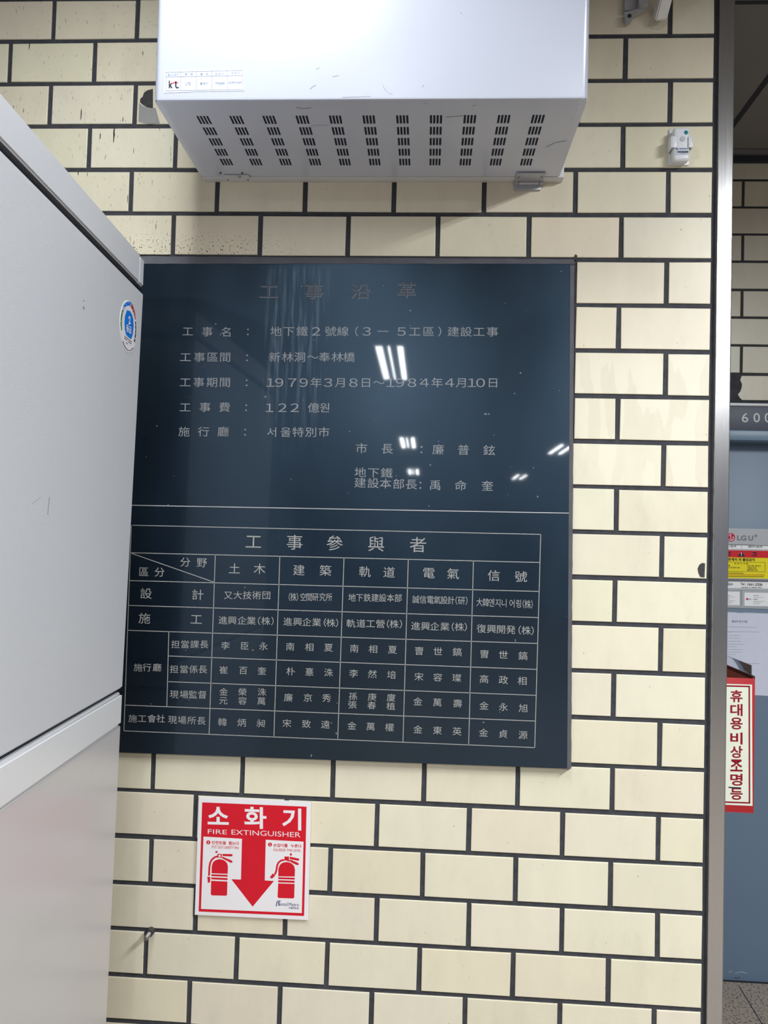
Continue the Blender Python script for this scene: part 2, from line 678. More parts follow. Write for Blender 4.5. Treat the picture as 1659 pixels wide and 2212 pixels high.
def chip(pts, Y, mi, d=0.0):
    mb.prism([at(x, y, Y) for x, y in pts], (0, .003, 0), mi)


chip([(330, 192), (330, 233), (318, 231), (309, 226), (302, 220), (303, 213), (308, 209), (311, 200), (318, 195)], -0.0012, 0)
chip([(300, 222), (308, 229), (322, 233), (336, 233), (345, 266), (320, 268), (299, 263)], -0.0006, 1)
chip([(1523, 1217), (1517, 1216), (1511, 1220), (1507.5, 1228), (1509, 1237), (1513, 1246), (1522, 1247)], -0.0012, 0)
chip([(1243, 549), (1240, 556), (1236, 560), (1246, 562), (1247, 552)], -0.0014, 0)
o = mb.build('trim_3', [HOLE, BAREPATCH])
structure(o)

# ================================================================== stone plaque
def slab_material():
    m, N, L, b = node_mat('polished_black_stone', (0.010, 0.015, 0.024), rough=0.3, spec=1.0, coat=0.4, coat_rough=0.03)
    b.inputs['Specular Tint'].default_value = (0.50, 0.75, 1.0, 1)
    b.inputs['Coat Tint'].default_value = (0.75, 0.88, 1.0, 1)
    tc = N.new('ShaderNodeTexCoord')
    sep = N.new('ShaderNodeSeparateXYZ')
    L.new(tc.outputs['Object'], sep.inputs[0])

    def rng(sock, a, bb, lo=0.0, hi=1.0):
        r = N.new('ShaderNodeMapRange')
        r.interpolation_type = 'SMOOTHSTEP'
        for k, v in zip(('From Min', 'From Max', 'To Min', 'To Max'), (a, bb, lo, hi)):
            r.inputs[k].default_value = v
        L.new(sock, r.inputs['Value'])
        return r.outputs[0]

    def mul(a, c):
        n = N.new('ShaderNodeMath'); n.operation = 'MULTIPLY'
        L.new(a, n.inputs[0])
        if isinstance(c, (int, float)):
            n.inputs[1].default_value = c
        else:
            L.new(c, n.inputs[1])
        return n.outputs[0]

    def tex(scale, stretch, detail):
        mp = N.new('ShaderNodeMapping'); mp.inputs['Scale'].default_value = stretch
        L.new(tc.outputs['Object'], mp.inputs[0])
        n = N.new('ShaderNodeTexNoise'); n.inputs['Scale'].default_value = scale; n.inputs['Detail'].default_value = detail
        L.new(mp.outputs[0], n.inputs['Vector'])
        return n.outputs['Fac']
    # chalky water runs below the box, thinning out downwards
    mx = mul(rng(sep.outputs['X'], -0.38, -0.345), rng(sep.outputs['X'], -0.215, -0.26))
    mz = mul(rng(sep.outputs['Z'], 1.66, 1.98), rng(sep.outputs['Z'], 2.125, 2.10))
    st = rng(tex(1.0, (105, 1, 7), 6), 0.46, 0.70)
    runs = mul(mul(mul(mx, mz), st), 0.6)
    grain = rng(tex(260, (1, 1, 1), 3), 0.62, 0.70)
    specks = mul(rng(tex(95, (1, 1, 1), 1), 0.80, 0.82), 0.8)
    cl = rng(tex(4, (1, 1, 0.6), 5), 0.35, 0.75)
    x1 = N.new('ShaderNodeMix'); x1.data_type = 'RGBA'
    L.new(cl, x1.inputs['Factor'])
    x1.inputs['A'].default_value = (0.0020, 0.0045, 0.0095, 1); x1.inputs['B'].default_value = (0.0040, 0.0080, 0.0155, 1)
    x2 = N.new('ShaderNodeMix'); x2.data_type = 'RGBA'
    L.new(mul(grain, 0.05), x2.inputs['Factor']); L.new(x1.outputs['Result'], x2.inputs['A'])
    x2.inputs['B'].default_value = (0.06, 0.07, 0.085, 1)
    x3 = N.new('ShaderNodeMix'); x3.data_type = 'RGBA'
    L.new(runs, x3.inputs['Factor']); L.new(x2.outputs['Result'], x3.inputs['A'])
    x3.inputs['B'].default_value = (0.13, 0.155, 0.185, 1)
    x4 = N.new('ShaderNodeMix'); x4.data_type = 'RGBA'
    L.new(specks, x4.inputs['Factor']); L.new(x3.outputs['Result'], x4.inputs['A'])
    x4.inputs['B'].default_value = (0.25, 0.26, 0.28, 1)
    L.new(x4.outputs['Result'], b.inputs['Base Color'])
    rr = N.new('ShaderNodeMapRange')
    for k, v in zip(('To Min', 'To Max'), (0.27, 0.37)):
        rr.inputs[k].default_value = v
    L.new(cl, rr.inputs['Value']); L.new(rr.outputs[0], b.inputs['Roughness'])
    return m


STONE = slab_material()
CARVED = mottled('pale_carved_lettering', srgb(158, 158, 156), 0.85, spec=0.15, amount=0.3, scale=120)
CARVED_DIM = mottled('weathered_carved_lettering', srgb(140, 143, 146), 0.85, spec=0.15, amount=0.35, scale=90)
CARVED_DARK = mottled('worn_carved_title', srgb(74, 76, 84), 0.9, spec=0.1, amount=0.35, scale=160)
SEAL = mottled('grey_sealant', srgb(92, 92, 100), 0.7, spec=0.3, amount=0.3, scale=25, stretch=(1, 1, 1))
YS = -0.018                              # polished face
YT = YS - 0.00035                        # lettering on it
fT = lambda x, y: at(x, y, YT)

upper_text = []                          # (characters, photo centres x, first y, last y, w, h)
U = upper_text.append
U(('工事名', (405.5, 447.6, 489), 716, 717.5, 26, 23))
U(('：', (541.7,), 716, 716, 26, 23))
U(('地下鐵２號線', (596, 623.7, 652.6, 682.7, 714, 740.6), 716, 716, 27, 23))
U(('（３一５工區）建設工事', (769.4, 792.3, 827, 867.6, 896, 925.7, 950.7, 979, 1007, 1034.6, 1063.6), 716, 717, 27, 23))
U(('工事區間', (400.6, 430.8, 459, 486.2), 771.7, 771.7, 27, 23))
U(('：', (540,), 772, 772, 26, 23))
U(('新林洞～奉林橋', (593, 621, 647.8, 675.5, 700.8, 728.5, 753.8), 771.7, 771.7, 27, 23))
U(('工事期間', (400, 429.6, 457.8, 485.7), 826, 826, 27, 23))
U(('：', (539,), 826, 826, 26, 23))
U(('１９７９年３月８日～１９８４年４月１０日', (583.9, 603, 631, 656, 682.7, 709, 735.9, 763.4, 790.4, 818.4, 843.4, 864, 890, 916.5,
   944, 970.8, 997.3, 1019, 1038, 1064.8), 826.5, 827, 27, 23))
U(('工事費', (400, 442.8, 485), 880, 880, 27, 23))
U(('：', (538,), 880, 880, 26, 23))
U(('１２２億원', (582, 610, 636.4, 677.4, 703), 881, 881, 27, 23))
U(('施行廳', (397.5, 439.7, 482), 932.7, 932.7, 27, 23))
U(('：', (535.7,), 932.7, 932.7, 26, 23))
U(('서울特別市', (588.7, 618.4, 643.7, 672, 699.6), 933.7, 933.7, 27, 23))
U(('市長：廉普鉉', (780.8, 836.2, 917.2, 946.6, 1001, 1056.8), 968.7, 973, 27, 24))
U(('地下鐵', (778.3, 806.8, 835.2), 1020.7, 1022, 27, 23))
U(('建設本部長：禹命奎', (777.9, 806, 832.8, 861, 888.3, 914.8, 940, 994.9, 1052.7), 1043, 1050, 27, 23.5))

lower_text = []
U = lower_text.append
U(('工事參與者', (547.5, 636.3, 722.7, 812.4, 902.8), 1170.3, 1177.3, 38, 35))
U(('分野', (400, 435.8), 1214.4, 1215.5, 24, 22))
U(('區分', (310.3, 344.6), 1235.4, 1236, 24, 22))
U(('土木', (506.3, 560.6), 1228.5, 1229, 27, 25))
U(('建築', (645.6, 702.9), 1231.9, 1232.8, 27, 25))
U(('軌道', (788, 840.4), 1235, 1236.7, 27, 25))
U(('電氣', (926, 978.6), 1238, 1239.8, 28, 25))
U(('信號', (1066.8, 1125.2), 1243.7, 1246, 28, 25))
U(('設計', (315.3, 427), 1282.3, 1285, 28, 25))
U(('施工', (312, 423.8), 1336, 1338, 28, 25))
U(('又大技術団', (492.9, 513.5, 534, 554.5, 575.3), 1286, 1286, 20.5, 19))
U(('（株）空間研究所', (624.8, 633.6, 642.7, 654.8, 667.8, 681.3, 696.3, 710.8), 1289.8, 1290, 14.5, 18.5))
U(('地下鉄建設本部', (760.4, 776.4, 793.2, 810, 826.5, 843.3, 860), 1291, 1292, 17, 18.5))
U(('誠信電氣設計（研）', (898.2, 913.8, 929.4, 944.3, 959, 974, 985.3, 996.7, 1008.2), 1295, 1298, 16, 18.5))
U(('大韓엔지니어링（株）', (1035.7, 1049.2, 1062.7, 1076.5, 1089.7, 1106.9, 1121, 1130.3, 1139.9, 1149.3), 1301, 1306, 14.5, 19))
U(('進興企業（株）', (481.4, 501.5, 522.6, 542.8, 559, 574, 589.2), 1340, 1342, 21, 19))
U(('進興企業（株）', (621.5, 642.7, 662.6, 683.8, 701, 714.5, 728.5), 1343, 1346, 21, 19))
U(('軌道工營（株）', (757.9, 779.7, 800.5, 821.7, 837.5, 851.4, 866.5), 1346.7, 1348.6, 21, 19))
U(('進興企業（株）', (897.8, 919, 939, 960.8, 977.5, 992.2, 1006.6), 1352.5, 1355, 21, 19))
U(('復興開発（株）', (1039.8, 1061.6, 1082.2, 1103.5, 1121.8, 1136.5, 1150.9), 1358, 1363, 21, 19.5))
U(('担當課長', (378.9, 399.5, 420.2, 440.8), 1392, 1392, 20.5, 18.5))
U(('李臣永', (486.8, 528.4, 569.2), 1394.7, 1396, 20.5, 18.5))
U(('南相夏', (626.7, 668.3, 709.6), 1397, 1399, 20.5, 18.5))
U(('南相夏', (765.2, 806, 847.7), 1401, 1403.6, 20.5, 18.5))
U(('曺世鎬', (905.4, 945.9, 987.6), 1406.4, 1408.7, 21, 19))
U(('曺世鎬', (1046.2, 1087.2, 1129.6), 1413, 1417, 21, 19))
U(('担當係長', (376, 397.4, 418, 438), 1445.7, 1446, 20.5, 18.5))
U(('崔百奎', (482.9, 525.2, 565.6), 1447.4, 1449.6, 20.5, 18.5))
U(('朴憙洙', (627.8, 668.2, 709.6), 1450.5, 1453, 20.5, 18.5))
U(('李然培', (763.8, 804.2, 845.8), 1455, 1458, 20.5, 18.5))
U(('宋容璨', (904.7, 945.4, 986.7), 1462, 1464.8, 20.5, 18.5))
U(('高政相', (1045.5, 1087.2, 1128.4), 1467, 1471, 21, 19))
U(('現場監督', (376, 397.4, 416.7, 436.9), 1500, 1501, 20.5, 18.5))
U(('金榮洙', (482.9, 523.7, 565.6), 1494.7, 1495, 20, 17.5))
U(('元容萬', (482.4, 523.7, 564.5), 1513.5, 1514.7, 20, 17.5))
U(('廉京秀', (622.8, 664.9, 705.4), 1507, 1508, 20.5, 18.5))
U(('孫庚廈', (762.3, 803.8, 844.9), 1504.4, 1507.4, 20, 17.5))
U(('張春植', (761, 802.8, 844.3), 1522.3, 1525.6, 20, 17.5))
U(('金萬壽', (902.4, 944.7, 988.3), 1515.7, 1519.8, 20.5, 18.5))
U(('金永旭', (1045.5, 1087.4, 1130.3), 1524.8, 1530, 20.5, 18.5))
U(('施工會社', (286.5, 307, 327.7, 347.2), 1552.2, 1552.5, 20.5, 18.5))
U(('現場所長', (372.4, 393, 414, 434.7), 1555, 1557, 20.5, 18.5))
U(('韓炳昶', (480.3, 522, 563.4), 1560, 1562.5, 20.5, 18.5))
U(('宋致遠', (619.5, 661.6, 702.9), 1562.8, 1565.3, 20.5, 18.5))
U(('金萬權', (760, 800.5, 841.4), 1568, 1571.5, 20.5, 18.5))
U(('金東英', (902.4, 944.7, 987.1), 1576, 1580, 20.5, 18.5))
U(('金貞源', (1044.4, 1086.7, 1129.6), 1583, 1588, 20.5, 18.5))
U(('施行廳', (298, 317.5, 339.2), 1442, 1442, 20.5, 18.5))


def set_text(mb, rows, mi, bold=0.0):
    for s, xs, y0, y1, w, h in rows:
        n = len(s)
        for i, ch in enumerate(s):
            t = i / max(1, n - 1)
            P0 = at(xs[i], y0 + (y1 - y0) * t, YT)
            k = (P0.y - CAM.y) / F_PX
            if ch in '１２３４５６７８９０':
                w_, h_ = w * 1.28, h * 1.08
            elif ch in '（':
                char(mb, ch, P0 - Vector((0.28 * w * k, 0, 0)), w * k, h * k, mi, bold); continue
            elif ch in '）':
                char(mb, ch, P0 + Vector((0.28 * w * k, 0, 0)), w * k, h * k, mi, bold); continue
            else:
                w_, h_ = w, h
            char(mb, ch, P0, w_ * k, h_ * k, mi, bold)


plaque = thing('stone_plaque', 'big black polished stone plaque carved with pale characters, set in the tiled wall',
               'plaque', (-0.2, 0.0, 1.03))
zr = lambda x: 0.0073 * (x - 0.30)                      # the slabs sit a hair out of level
XR = lambda z: 0.3116 - (z - 1.039) * 0.0128
XL = -0.728


def slab(mb, z0, z1, y1=-0.0004):
    c = [(XL, z0 + zr(XL)), (XR(z0), z0), (XR(z1), z1), (XL, z1 + zr(XL))]
    b = bmesh.new()
    A = [b.verts.new((x, YS, z)) for x, z in c]
    B = [b.verts.new((x, y1, z)) for x, z in c]
    b.faces.new(A)
    b.faces.new(B[::-1])
    for i in range(4):
        b.faces.new((A[i], A[(i + 1) % 4], B[(i + 1) % 4], B[i]))
    bmesh.ops.recalc_face_normals(b, faces=b.faces[:])
    bmesh.ops.bevel(b, geom=[e for e in b.edges if all(abs(v.co.y - YS) < 1e-6 for v in e.verts)], offset=0.0012, segments=2, affect='EDGES')
    mb.merge(b, 0)


mb = MB()
slab(mb, 1.5842, 2.1265)
for i, x in enumerate((580, 678, 778, 878)):
    P0 = at(x, (629.5, 629.5, 629.5, 627)[i], YT)
    k = (P0.y - CAM.y) / F_PX
    char(mb, '工事沿革'[i], P0 + Vector((.0008, .0001, -.0008)), 45 * k, 36 * k, 1, 0.0)  # paler copy set off down right, painted as the lit carved edge
    char(mb, '工事沿革'[i], P0, 45 * k, 36 * k, 2, 0.0)
set_text(mb, upper_text, 1)
mb.build('upper_slab', [STONE, CARVED_DIM, CARVED_DARK], plaque, recalc=False)

mb = MB()
slab(mb, 1.0392, 1.5825)
set_text(mb, lower_text, 1)


def rule(pts, w=1.7):
    stroke(mb, pts, w, fT, 1)


hz = [((286, 1134.5), (1168, 1154.4)), ((283.4, 1194), (1166, 1215)), ((280, 1254), (1164, 1277.6)), ((277.4, 1307.7), (1162.3, 1334)),
      ((275, 1361.5), (1160.5, 1390)), ((364, 1417), (1159, 1446)), ((363.7, 1472.4), (1157.3, 1502)), ((269.8, 1523), (1156, 1557.6)),
      ((267.6, 1578.7), (1155, 1614.9))]
for a, b in hz:
    rule([a, b])
for a, b in (((283.6, 1134.5), (267.6, 1578.7)), ((364.6, 1364), (360.3, 1526)), ((465, 1198), (451.6, 1585)), ((604.4, 1201.5), (591.6, 1590)),
             ((743, 1204.5), (729.5, 1596)), ((881.9, 1208), (870.3, 1602)), ((1022.6, 1211.6), (1012.3, 1607.5)), ((1168, 1154.4), (1155, 1614.9)),
             ((283.4, 1195), (461.8, 1257.4))):
    rule([a, b])
mb.build('lower_slab', [STONE, CARVED], plaque, recalc=False)

# seam strip, the edge highlight painted pale, and the sealant round the slabs
mb = MB()
z0 = 1.58335
mb.prism([(XL, YS - .0004, z0 - .001 + zr(XL)), (XR(1.583), YS - .0004, z0 - .001), (XR(1.583), YS - .0004, z0 + .001), (XL, YS - .0004, z0 + .001 + zr(XL))],
         (0, .012, 0))
mb.build('seam', mottled('pale_joint', srgb(170, 172, 176), 0.5, amount=0.45, scale=14), plaque)
mb = MB()
n = 60
random.seed(3)
for seg in range(2):                       # top strip, right strip
    prof = []
    for i in range(n + 1):
        t = i / n
        j = random.uniform(-.0012, .0012)
        if seg == 0:
            x = XL + (XR(2.126) - XL + .010) * t
            inn = Vector((x, YS + .0005, 2.1262 + zr(x) + random.uniform(-.0004, .0004)))
            mid = Vector((x, -.010 + j * .5, 2.1335 + zr(x) + j))
            out = Vector((x, -.0006, 2.1425 + j * .4))
        else:
            z = 1.036 + (2.128 - 1.036) * t
            inn = Vector((XR(z) - .0004, YS + .0005, z))
            mid = Vector((XR(z) + .0065 + j * .6, -.0085 + j * .5, z))
            out = Vector((XR(z) + .0115 + j * .4, -.0004, z))
        prof.append([mb.bm.verts.new(v) for v in (inn, mid, out)])
    for a, b in zip(prof[:-1], prof[1:]):
        for q in range(2):
            f = mb.bm.faces.new((a[q], b[q], b[q + 1], a[q + 1]) if seg else (a[q], a[q + 1], b[q + 1], b[q]))
            f.smooth = True
mb.build('sealant', SEAL, plaque)

# ================================================================== white wall box with vents
ENAMEL = mottled('white_enamel', srgb(202, 207, 222), 0.27, spec=0.9, amount=0.015, scale=6)
INSIDE_SHADE = ink('painted_inside_shade', (40, 46, 60), 0.9)
FRAMEM = mottled('grey_white_enamel', srgb(206, 206, 208), 0.4, amount=0.05, scale=12)
ZB = 2.3145
X0, X1 = at(330, 222, -.324).x, at(1272, 215, -.324).x
YF, YK = -.324, -.027
box = thing('equipment_box', 'white enamelled steel box on the wall with rows of vent slots in its underside', 'box', (-0.13, -0.1, ZB))
mb = MB()
R_ = .013


def prof(y_back):
    p = [(X0, y_back)]
    for i in range(7):
        a = math.pi + math.pi / 2 * i / 6
        p.append((X0 + R_ + R_ * math.cos(a), YF + R_ + R_ * math.sin(a)))
    for i in range(7):
        a = 1.5 * math.pi + math.pi / 2 * i / 6
        p.append((X1 - R_ + R_ * math.cos(a), YF + R_ + R_ * math.sin(a)))
    p.append((X1, y_back))
    return p


pr = prof(YK)
ZT = 2.83
eb = .004                                   # folded lower edge
lo = [mb.bm.verts.new((x, y, ZB + eb)) for x, y in pr]
hi = [mb.bm.verts.new((x, y, ZT)) for x, y in pr]
cxm, cym = (X0 + X1) / 2, -.17


def inset(x, y, d):
    return (x + (d if x < X0 + R_ * 1.01 else -d if x > X1 - R_ * 1.01 else 0), y + (d if y < YF + R_ * 1.01 else 0))


md = [mb.bm.verts.new((*inset(x, y, eb * .3), ZB + eb * .3)) for x, y in pr]
bt = [mb.bm.verts.new((*inset(x, y, eb), ZB)) for x, y in pr]
for A, B in ((hi, lo), (lo, md), (md, bt)):
    for i in range(len(pr) - 1):
        f = mb.bm.faces.new((A[i], A[i + 1], B[i + 1], B[i]))
        f.smooth = True
mb.bm.faces.new(hi)
# underside with real slots
xs, ys = [], []
colx = [-.448 + .0637 * i for i in range(11)]
holes_x, holes_y = [], []
for c in colx:
    for k in range(4):
        a = c + (k - 1.5) * .0063 - .0021
        holes_x.append((a, a + .0042))
for c in (-.2560, -.2150, -.1740, -.1318, -.0903):
    holes_y.append((c - .0150, c + .0150))
xa, xb, ya, yb = X0 + R_ + .002, X1 - R_ - .002, YF + R_ + .002, YK
xs = sorted([xa, xb] + [v for h in holes_x for v in h])
ys = sorted([ya, yb] + [v for h in holes_y for v in h])
gv = {}
g = lambda i, j, z=ZB: gv.setdefault((i, j, z), mb.bm.verts.new((xs[i], ys[j], z)))
hx, hy = set(round(h[0], 6) for h in holes_x), set(round(h[0], 6) for h in holes_y)
hole = set()
for i in range(len(xs) - 1):
    for j in range(len(ys) - 1):
        if round(xs[i], 6) in hx and round(ys[j], 6) in hy:
            hole.add((i, j))
            a = [g(i, j), g(i + 1, j), g(i + 1, j + 1), g(i, j + 1)]
            b_ = [mb.bm.verts.new(v.co + Vector((0, 0, .0012))) for v in a]
            for q in range(4):
                mb.bm.faces.new((a[q], a[(q + 1) % 4], b_[(q + 1) % 4], b_[q]))
            continue
        mb.bm.faces.new((g(i, j), g(i + 1, j), g(i + 1, j + 1), g(i, j + 1)))
nb = len(bt)
half = nb // 2
left = [bt[i] for i in range(half)] + [mb.bm.verts.new((xa, ya, ZB)), mb.bm.verts.new((xa, yb, ZB))]
right = [bt[i] for i in range(half, nb)] + [mb.bm.verts.new((xb, yb, ZB)), mb.bm.verts.new((xb, ya, ZB))]
mb.bm.faces.new(left)
mb.bm.faces.new(right)
mb.face([bt[half - 1].co, bt[half].co, (xb, ya, ZB), (xa, ya, ZB)])
# dark block close behind the slots, the shade inside put in as colour
mb.box(X0 + .004, X1 - .004, YF + .004, YK - .002, ZB + .0012, ZB + .06, 1)
# old scuffs on the front and underside
SCUFF = mottled('grey_scuff', srgb(128, 128, 132), 0.6, amount=0.2, scale=80)
fF = lambda x, y: at(x, y, YF - .00025)
fU = lambda x, y: atZ(x, y, ZB - .00025)
for pts, w in (([(670, 193), (674, 188), (682, 184)], 1.6), ([(683, 150), (690, 146)], 1.2), ([(718, 166), (732, 163)], 1.0), ([(827, 184), (831, 193), (838, 200), (848, 204)], .7),
               ([(996, 27), (996.5, 31)], 1.2), ([(911, 189), (916, 183)], .8), ([(740, 210), (775, 209), (800, 208)], .7)):
    stroke(mb, pts, w, fF, 2)
for pts, w in (([(640, 232), (655, 235), (672, 233)], 1.2), ([(670, 272), (690, 270), (710, 271)], .6), ([(962, 253), (980, 252), (1000, 250)], 1.0), ([(917, 222), (922, 225)], 1.0),
               ([(1020, 229), (1028, 227)], .9), ([(1180, 318), (1200, 308), (1224, 304)], 1.2), ([(1234, 256), (1234.5, 260)], .8)):
    stroke(mb, pts, w, fU, 2)
cover = mb.build('cover', [ENAMEL, INSIDE_SHADE, SCUFF], box, sharp=35)

mb = MB()
xl, xr = at(442, 395, 0).x, at(1214, 395, 0).x
mb.box(xl, xr, -.0255, 0.0, ZB - .0015, ZT, 0, .0015)
mb.build('back_frame', FRAMEM, box, sharp=35)

HINGEM = mottled('grey_hinge_metal', srgb(176, 178, 186), 0.4, 0.3, amount=0.1, scale=40)
DARKM = ink('dark_recess', (52, 54, 60), 0.7)
mb = MB()
hx0, hx1 = at(1114, 385, -.03).x, at(1176, 385, -.03).x
mb.box(hx0, hx1, -.050, -.012, ZB - .0045, ZB - .0018, 0, .001)
mb.cyl((hx0 + .009, -.006, ZB - .0045), (hx1 - .009, -.006, ZB - .0045), .0048, mi=0)
mb.box(hx0, hx0 + .008, -.014, .0, ZB - .009, ZB - .0018, 0, .001)
mb.box(hx1 - .008, hx1, -.014, .0, ZB - .009, ZB - .0018, 0, .001)
mb.box(hx0, hx1 - .004, -.006, .0, ZB - .020, ZB - .008, 0, .001)
hinge = mb.build('hinge', HINGEM, box, sharp=35)
for x in (hx0 + .006, hx1 - .006):
    mb = MB()
    mb.cyl((x, -.034, ZB - .0045), (x, -.034, ZB - .0058), .0042, .0036)
    mb.cyl((x, -.034, ZB - .0057), (x, -.034, ZB - .0061), .0018, mi=1)
    mb.build('screw', [HINGEM, DARKM], hinge)
mb = MB()                                    # stub of a lost hinge on the left
lx = at(505, 376, -.03).x
mb.box(lx - .022, lx + .035, -.036, -.018, ZB - .0024, ZB - .0018, 0)
for dx, y in ((-.026, -.043), (-.018, -.012), (.022, -.043), (.028, -.012)):
    mb.cyl((lx + dx, y, ZB - .0004), (lx + dx, y, ZB - .0016), .0024, mi=1, n=10)
mb.cyl((lx + .013, -.030, ZB - .0024), (lx + .013, -.030, ZB - .0050), .0038, .0030, mi=2, n=14)
mb.build('hinge_stub', [FRAMEM, DARKM, HINGEM], box)

YL = YF - .0006
fL = lambda x, y: at(x, y, YL)
fL2 = lambda x, y: at(x, y, YL - .0003)
PAPER = ink('white_label_paper', (196, 202, 216), 0.5)
FAINT = ink('faint_grey_print', (112, 120, 146), 0.6)
INKD = ink('near_black_print', (30, 32, 44), 0.6)
KRED = ink('coral_red_print', (228, 70, 92), 0.5)
mb = MB()
mb.prism([fL(*p) for p in ((355, 153), (527, 149), (528, 196), (500, 196.6), (430, 197.5), (380, 199.6), (354, 201))], (0, .0005, 0), 0)
for x in (390, 424, 457.5, 491):
    stroke(mb, [(x, 154 - (x - 355) * .02), (x, 194.5)], 0.7, fL2, 1)
stroke(mb, [(358, 156), (524, 152)], 0.6, fL2, 1)
stroke(mb, [(358, 166), (525, 163)], 0.6, fL2, 1)
stroke(mb, [(358, 196), (525, 193)], 0.6, fL2, 1)
stroke(mb, [(358.5, 155), (358, 196)], 0.6, fL2, 1)
stroke(mb, [(524, 152), (525, 193)], 0.6, fL2, 1)
for s, a, b, h in (('통신사업자', (362, 164.4), (386, 163.6), 5), ('용   명', (399, 163.2), (416, 162.7), 5), ('품   명', (433, 162.5), (449, 162), 5),
                   ('담 당 자', (465, 162), (484, 161.5), 5), ('연 락 처', (500, 161), (518, 160.5), 5)):
    pline(mb, s, a, b, h, fL2, 1)
for s, a, b, h in (('LTE', (401, 184), (412, 183.7), 6), ('중계기', (432, 184), (449, 183.6), 6.5), ('Wiable', (464.5, 182.5), (485, 182), 6),
                   ('02)997-6300', (493, 181.5), (522, 180.8), 5)):
    pline(mb, s, a, b, h, fL2, 1, 0.01)
pline(mb, 'k', (364.5, 190.6), (373, 190.4), 16.5, fL2, 2, 0.035)
stroke(mb, [(379.8, 175.5), (379.6, 186.5), (381, 189.3), (386, 189)], 3.0, fL2, 2)
stroke(mb, [(372, 181), (375.5, 178.2), (384.5, 178.6)], 2.8, fL2, 3)
mb.build('label', [PAPER, FAINT, INKD, KRED], box, recalc=False)

# ================================================================== bracket near the top right
BRK = mottled('grey_painted_bracket', srgb(168, 168, 172), 0.45, 0.1, amount=0.12, scale=30)
WHT = mottled('white_gloss_paint', srgb(226, 224, 222), 0.35, amount=0.04, scale=14)
brk = thing('wall_bracket', 'grey and white painted steel bracket fixed to the tiles right of the white box', 'bracket', at(1400, 20, 0))
mb = MB()
k3 = lambda u, v: (1260 + u / 4.158, v / 4.158)
f3 = lambda Y: (lambda u, v: at(*k3(u, v), Y))
mb.prism([f3(-.014)(u, v) for u, v in ((372, -140), (372, 95), (500, 88), (500, -140))], (0, .014, 0), 0)
mb.prism([f3(-.030)(u, v) for u, v in ((500, -140), (500, 25), (525, 42), (585, 40), (590, -140))], (0, .030, 0), 0)
mb.build('base_plate', BRK, brk)
mb = MB()
A = f3(-.018)
outer = [(366, 108), (382, 188), (430, 190), (446, 160), (456, 128), (520, 98), (562, 88), (562, 58), (500, 70), (440, 92)]
b = bmesh.new()
mb.prism([A(*p) for p in outer], (0, .012, 0), 0)
lug = mb.build('lug', BRK, brk)
mb = MB()
c = A(415, 143)
mb.cyl(c + Vector((0, -.0006, 0)), c + Vector((0, .001, 0)), .0046, mi=0)
mb.build('bolt_hole', DARKM, lug)
mb = MB()
lo4 = [at(1407, 40, -.002), at(1415, 46, -.020), at(1441, 43, -.020), at(1434, 38, -.002)]
tp = Vector((.020, -.15, .16))
b = bmesh.new()
A_ = [b.verts.new(p) for p in lo4]
B2 = [b.verts.new(p + tp) for p in lo4]
b.faces.new(A_); b.faces.new(B2[::-1])
for i in range(4):
    b.faces.new((A_[i], A_[(i + 1) % 4], B2[(i + 1) % 4], B2[i]))
bmesh.ops.recalc_face_normals(b, faces=b.faces[:])
bmesh.ops.bevel(b, geom=b.edges[:], offset=.003, segments=2, affect='EDGES')
mb.merge(b, 0, smooth=True)
mb.build('arm', WHT, brk, sharp=40)
mb = MB()                                     # paint run where the arm meets the tile
mb.prism([at(x, y, -.0012) for x, y in ((1404, 42), (1413, 48), (1441, 46), (1440, 52), (1432, 60), (1424, 64), (1410, 63), (1402, 56))], (0, .0012, 0), 0)
mb.build('paint_patch', mottled('thin_white_paint', srgb(206, 200, 184), 0.4, amount=0.08, scale=60), brk)

# ================================================================== small wireless sensor
SW = mottled('white_plastic', srgb(226, 228, 232), 0.35, amount=0.015, scale=20)
SG = mottled('pale_grey_plastic', srgb(190, 191, 196), 0.4, amount=0.03, scale=20)
sq = lambda u, v: (1420 + u / 16.59, 250 + v / 16.59)
sp = lambda u, v, Y: at(*sq(u, v), Y)
sen = thing('wireless_sensor', 'small white plastic sensor with a teal dot clipped in a holder on the tiles', 'sensor', sp(770, 1100, 0))
a, b = sp(392, 1790, -.002), sp(1150, 490, -.002)
mb = MB()
mb.box(a.x, b.x, -.004, 0, a.z, b.z, 0, .0018, 3)
mb.box(a.x + .010, b.x - .010, -.020, 0, a.z + .001, a.z + .0045, 0, .0012)
c0, c1 = sp(500, 1150, -.027), sp(690, 740, -.027)
mb.box(c0.x, c1.x, -.0285, -.0262, c0.z, c1.z, 0, .0008)
mb.box(c0.x - .0015, c0.x + .002, -.0285, -.002, c0.z, c1.z, 0, .0008)
c0, c1 = sp(1105, 1150, -.027), sp(1262, 740, -.027)
mb.box(c0.x, c1.x, -.0285, -.0262, c0.z, c1.z, 0, .0008)
mb.box(c1.x - .002, c1.x + .0012, -.0285, -.002, c0.z, c1.z, 0, .0008)
mb.build('holder', SW, sen, sharp=50)
mb = MB()
d0, d1 = sp(560, 1610, -.025), sp(1190, 400, -.025)
mb.box(d0.x, d1.x, -.0258, -.0042, d0.z, d1.z, 0, .0075, 5)
body = mb.build('sensor_body', SW, sen, sharp=60)
f_ = lambda u, v: sp(u, v, -.02615)
g_ = lambda u, v: sp(u, v, -.02640)
mb = MB()
c = sp(902, 832, -.0258)
mb.cyl(c + Vector((0, .001, 0)), c + Vector((0, -.0008, 0)), .0062, .0058, 24)
mb.cyl(c + Vector((0, -.0008, 0)), c + Vector((0, -.0012, 0)), .0042, .0040, 24)
mb.build('button', SG, body, sharp=40)
mb = MB()
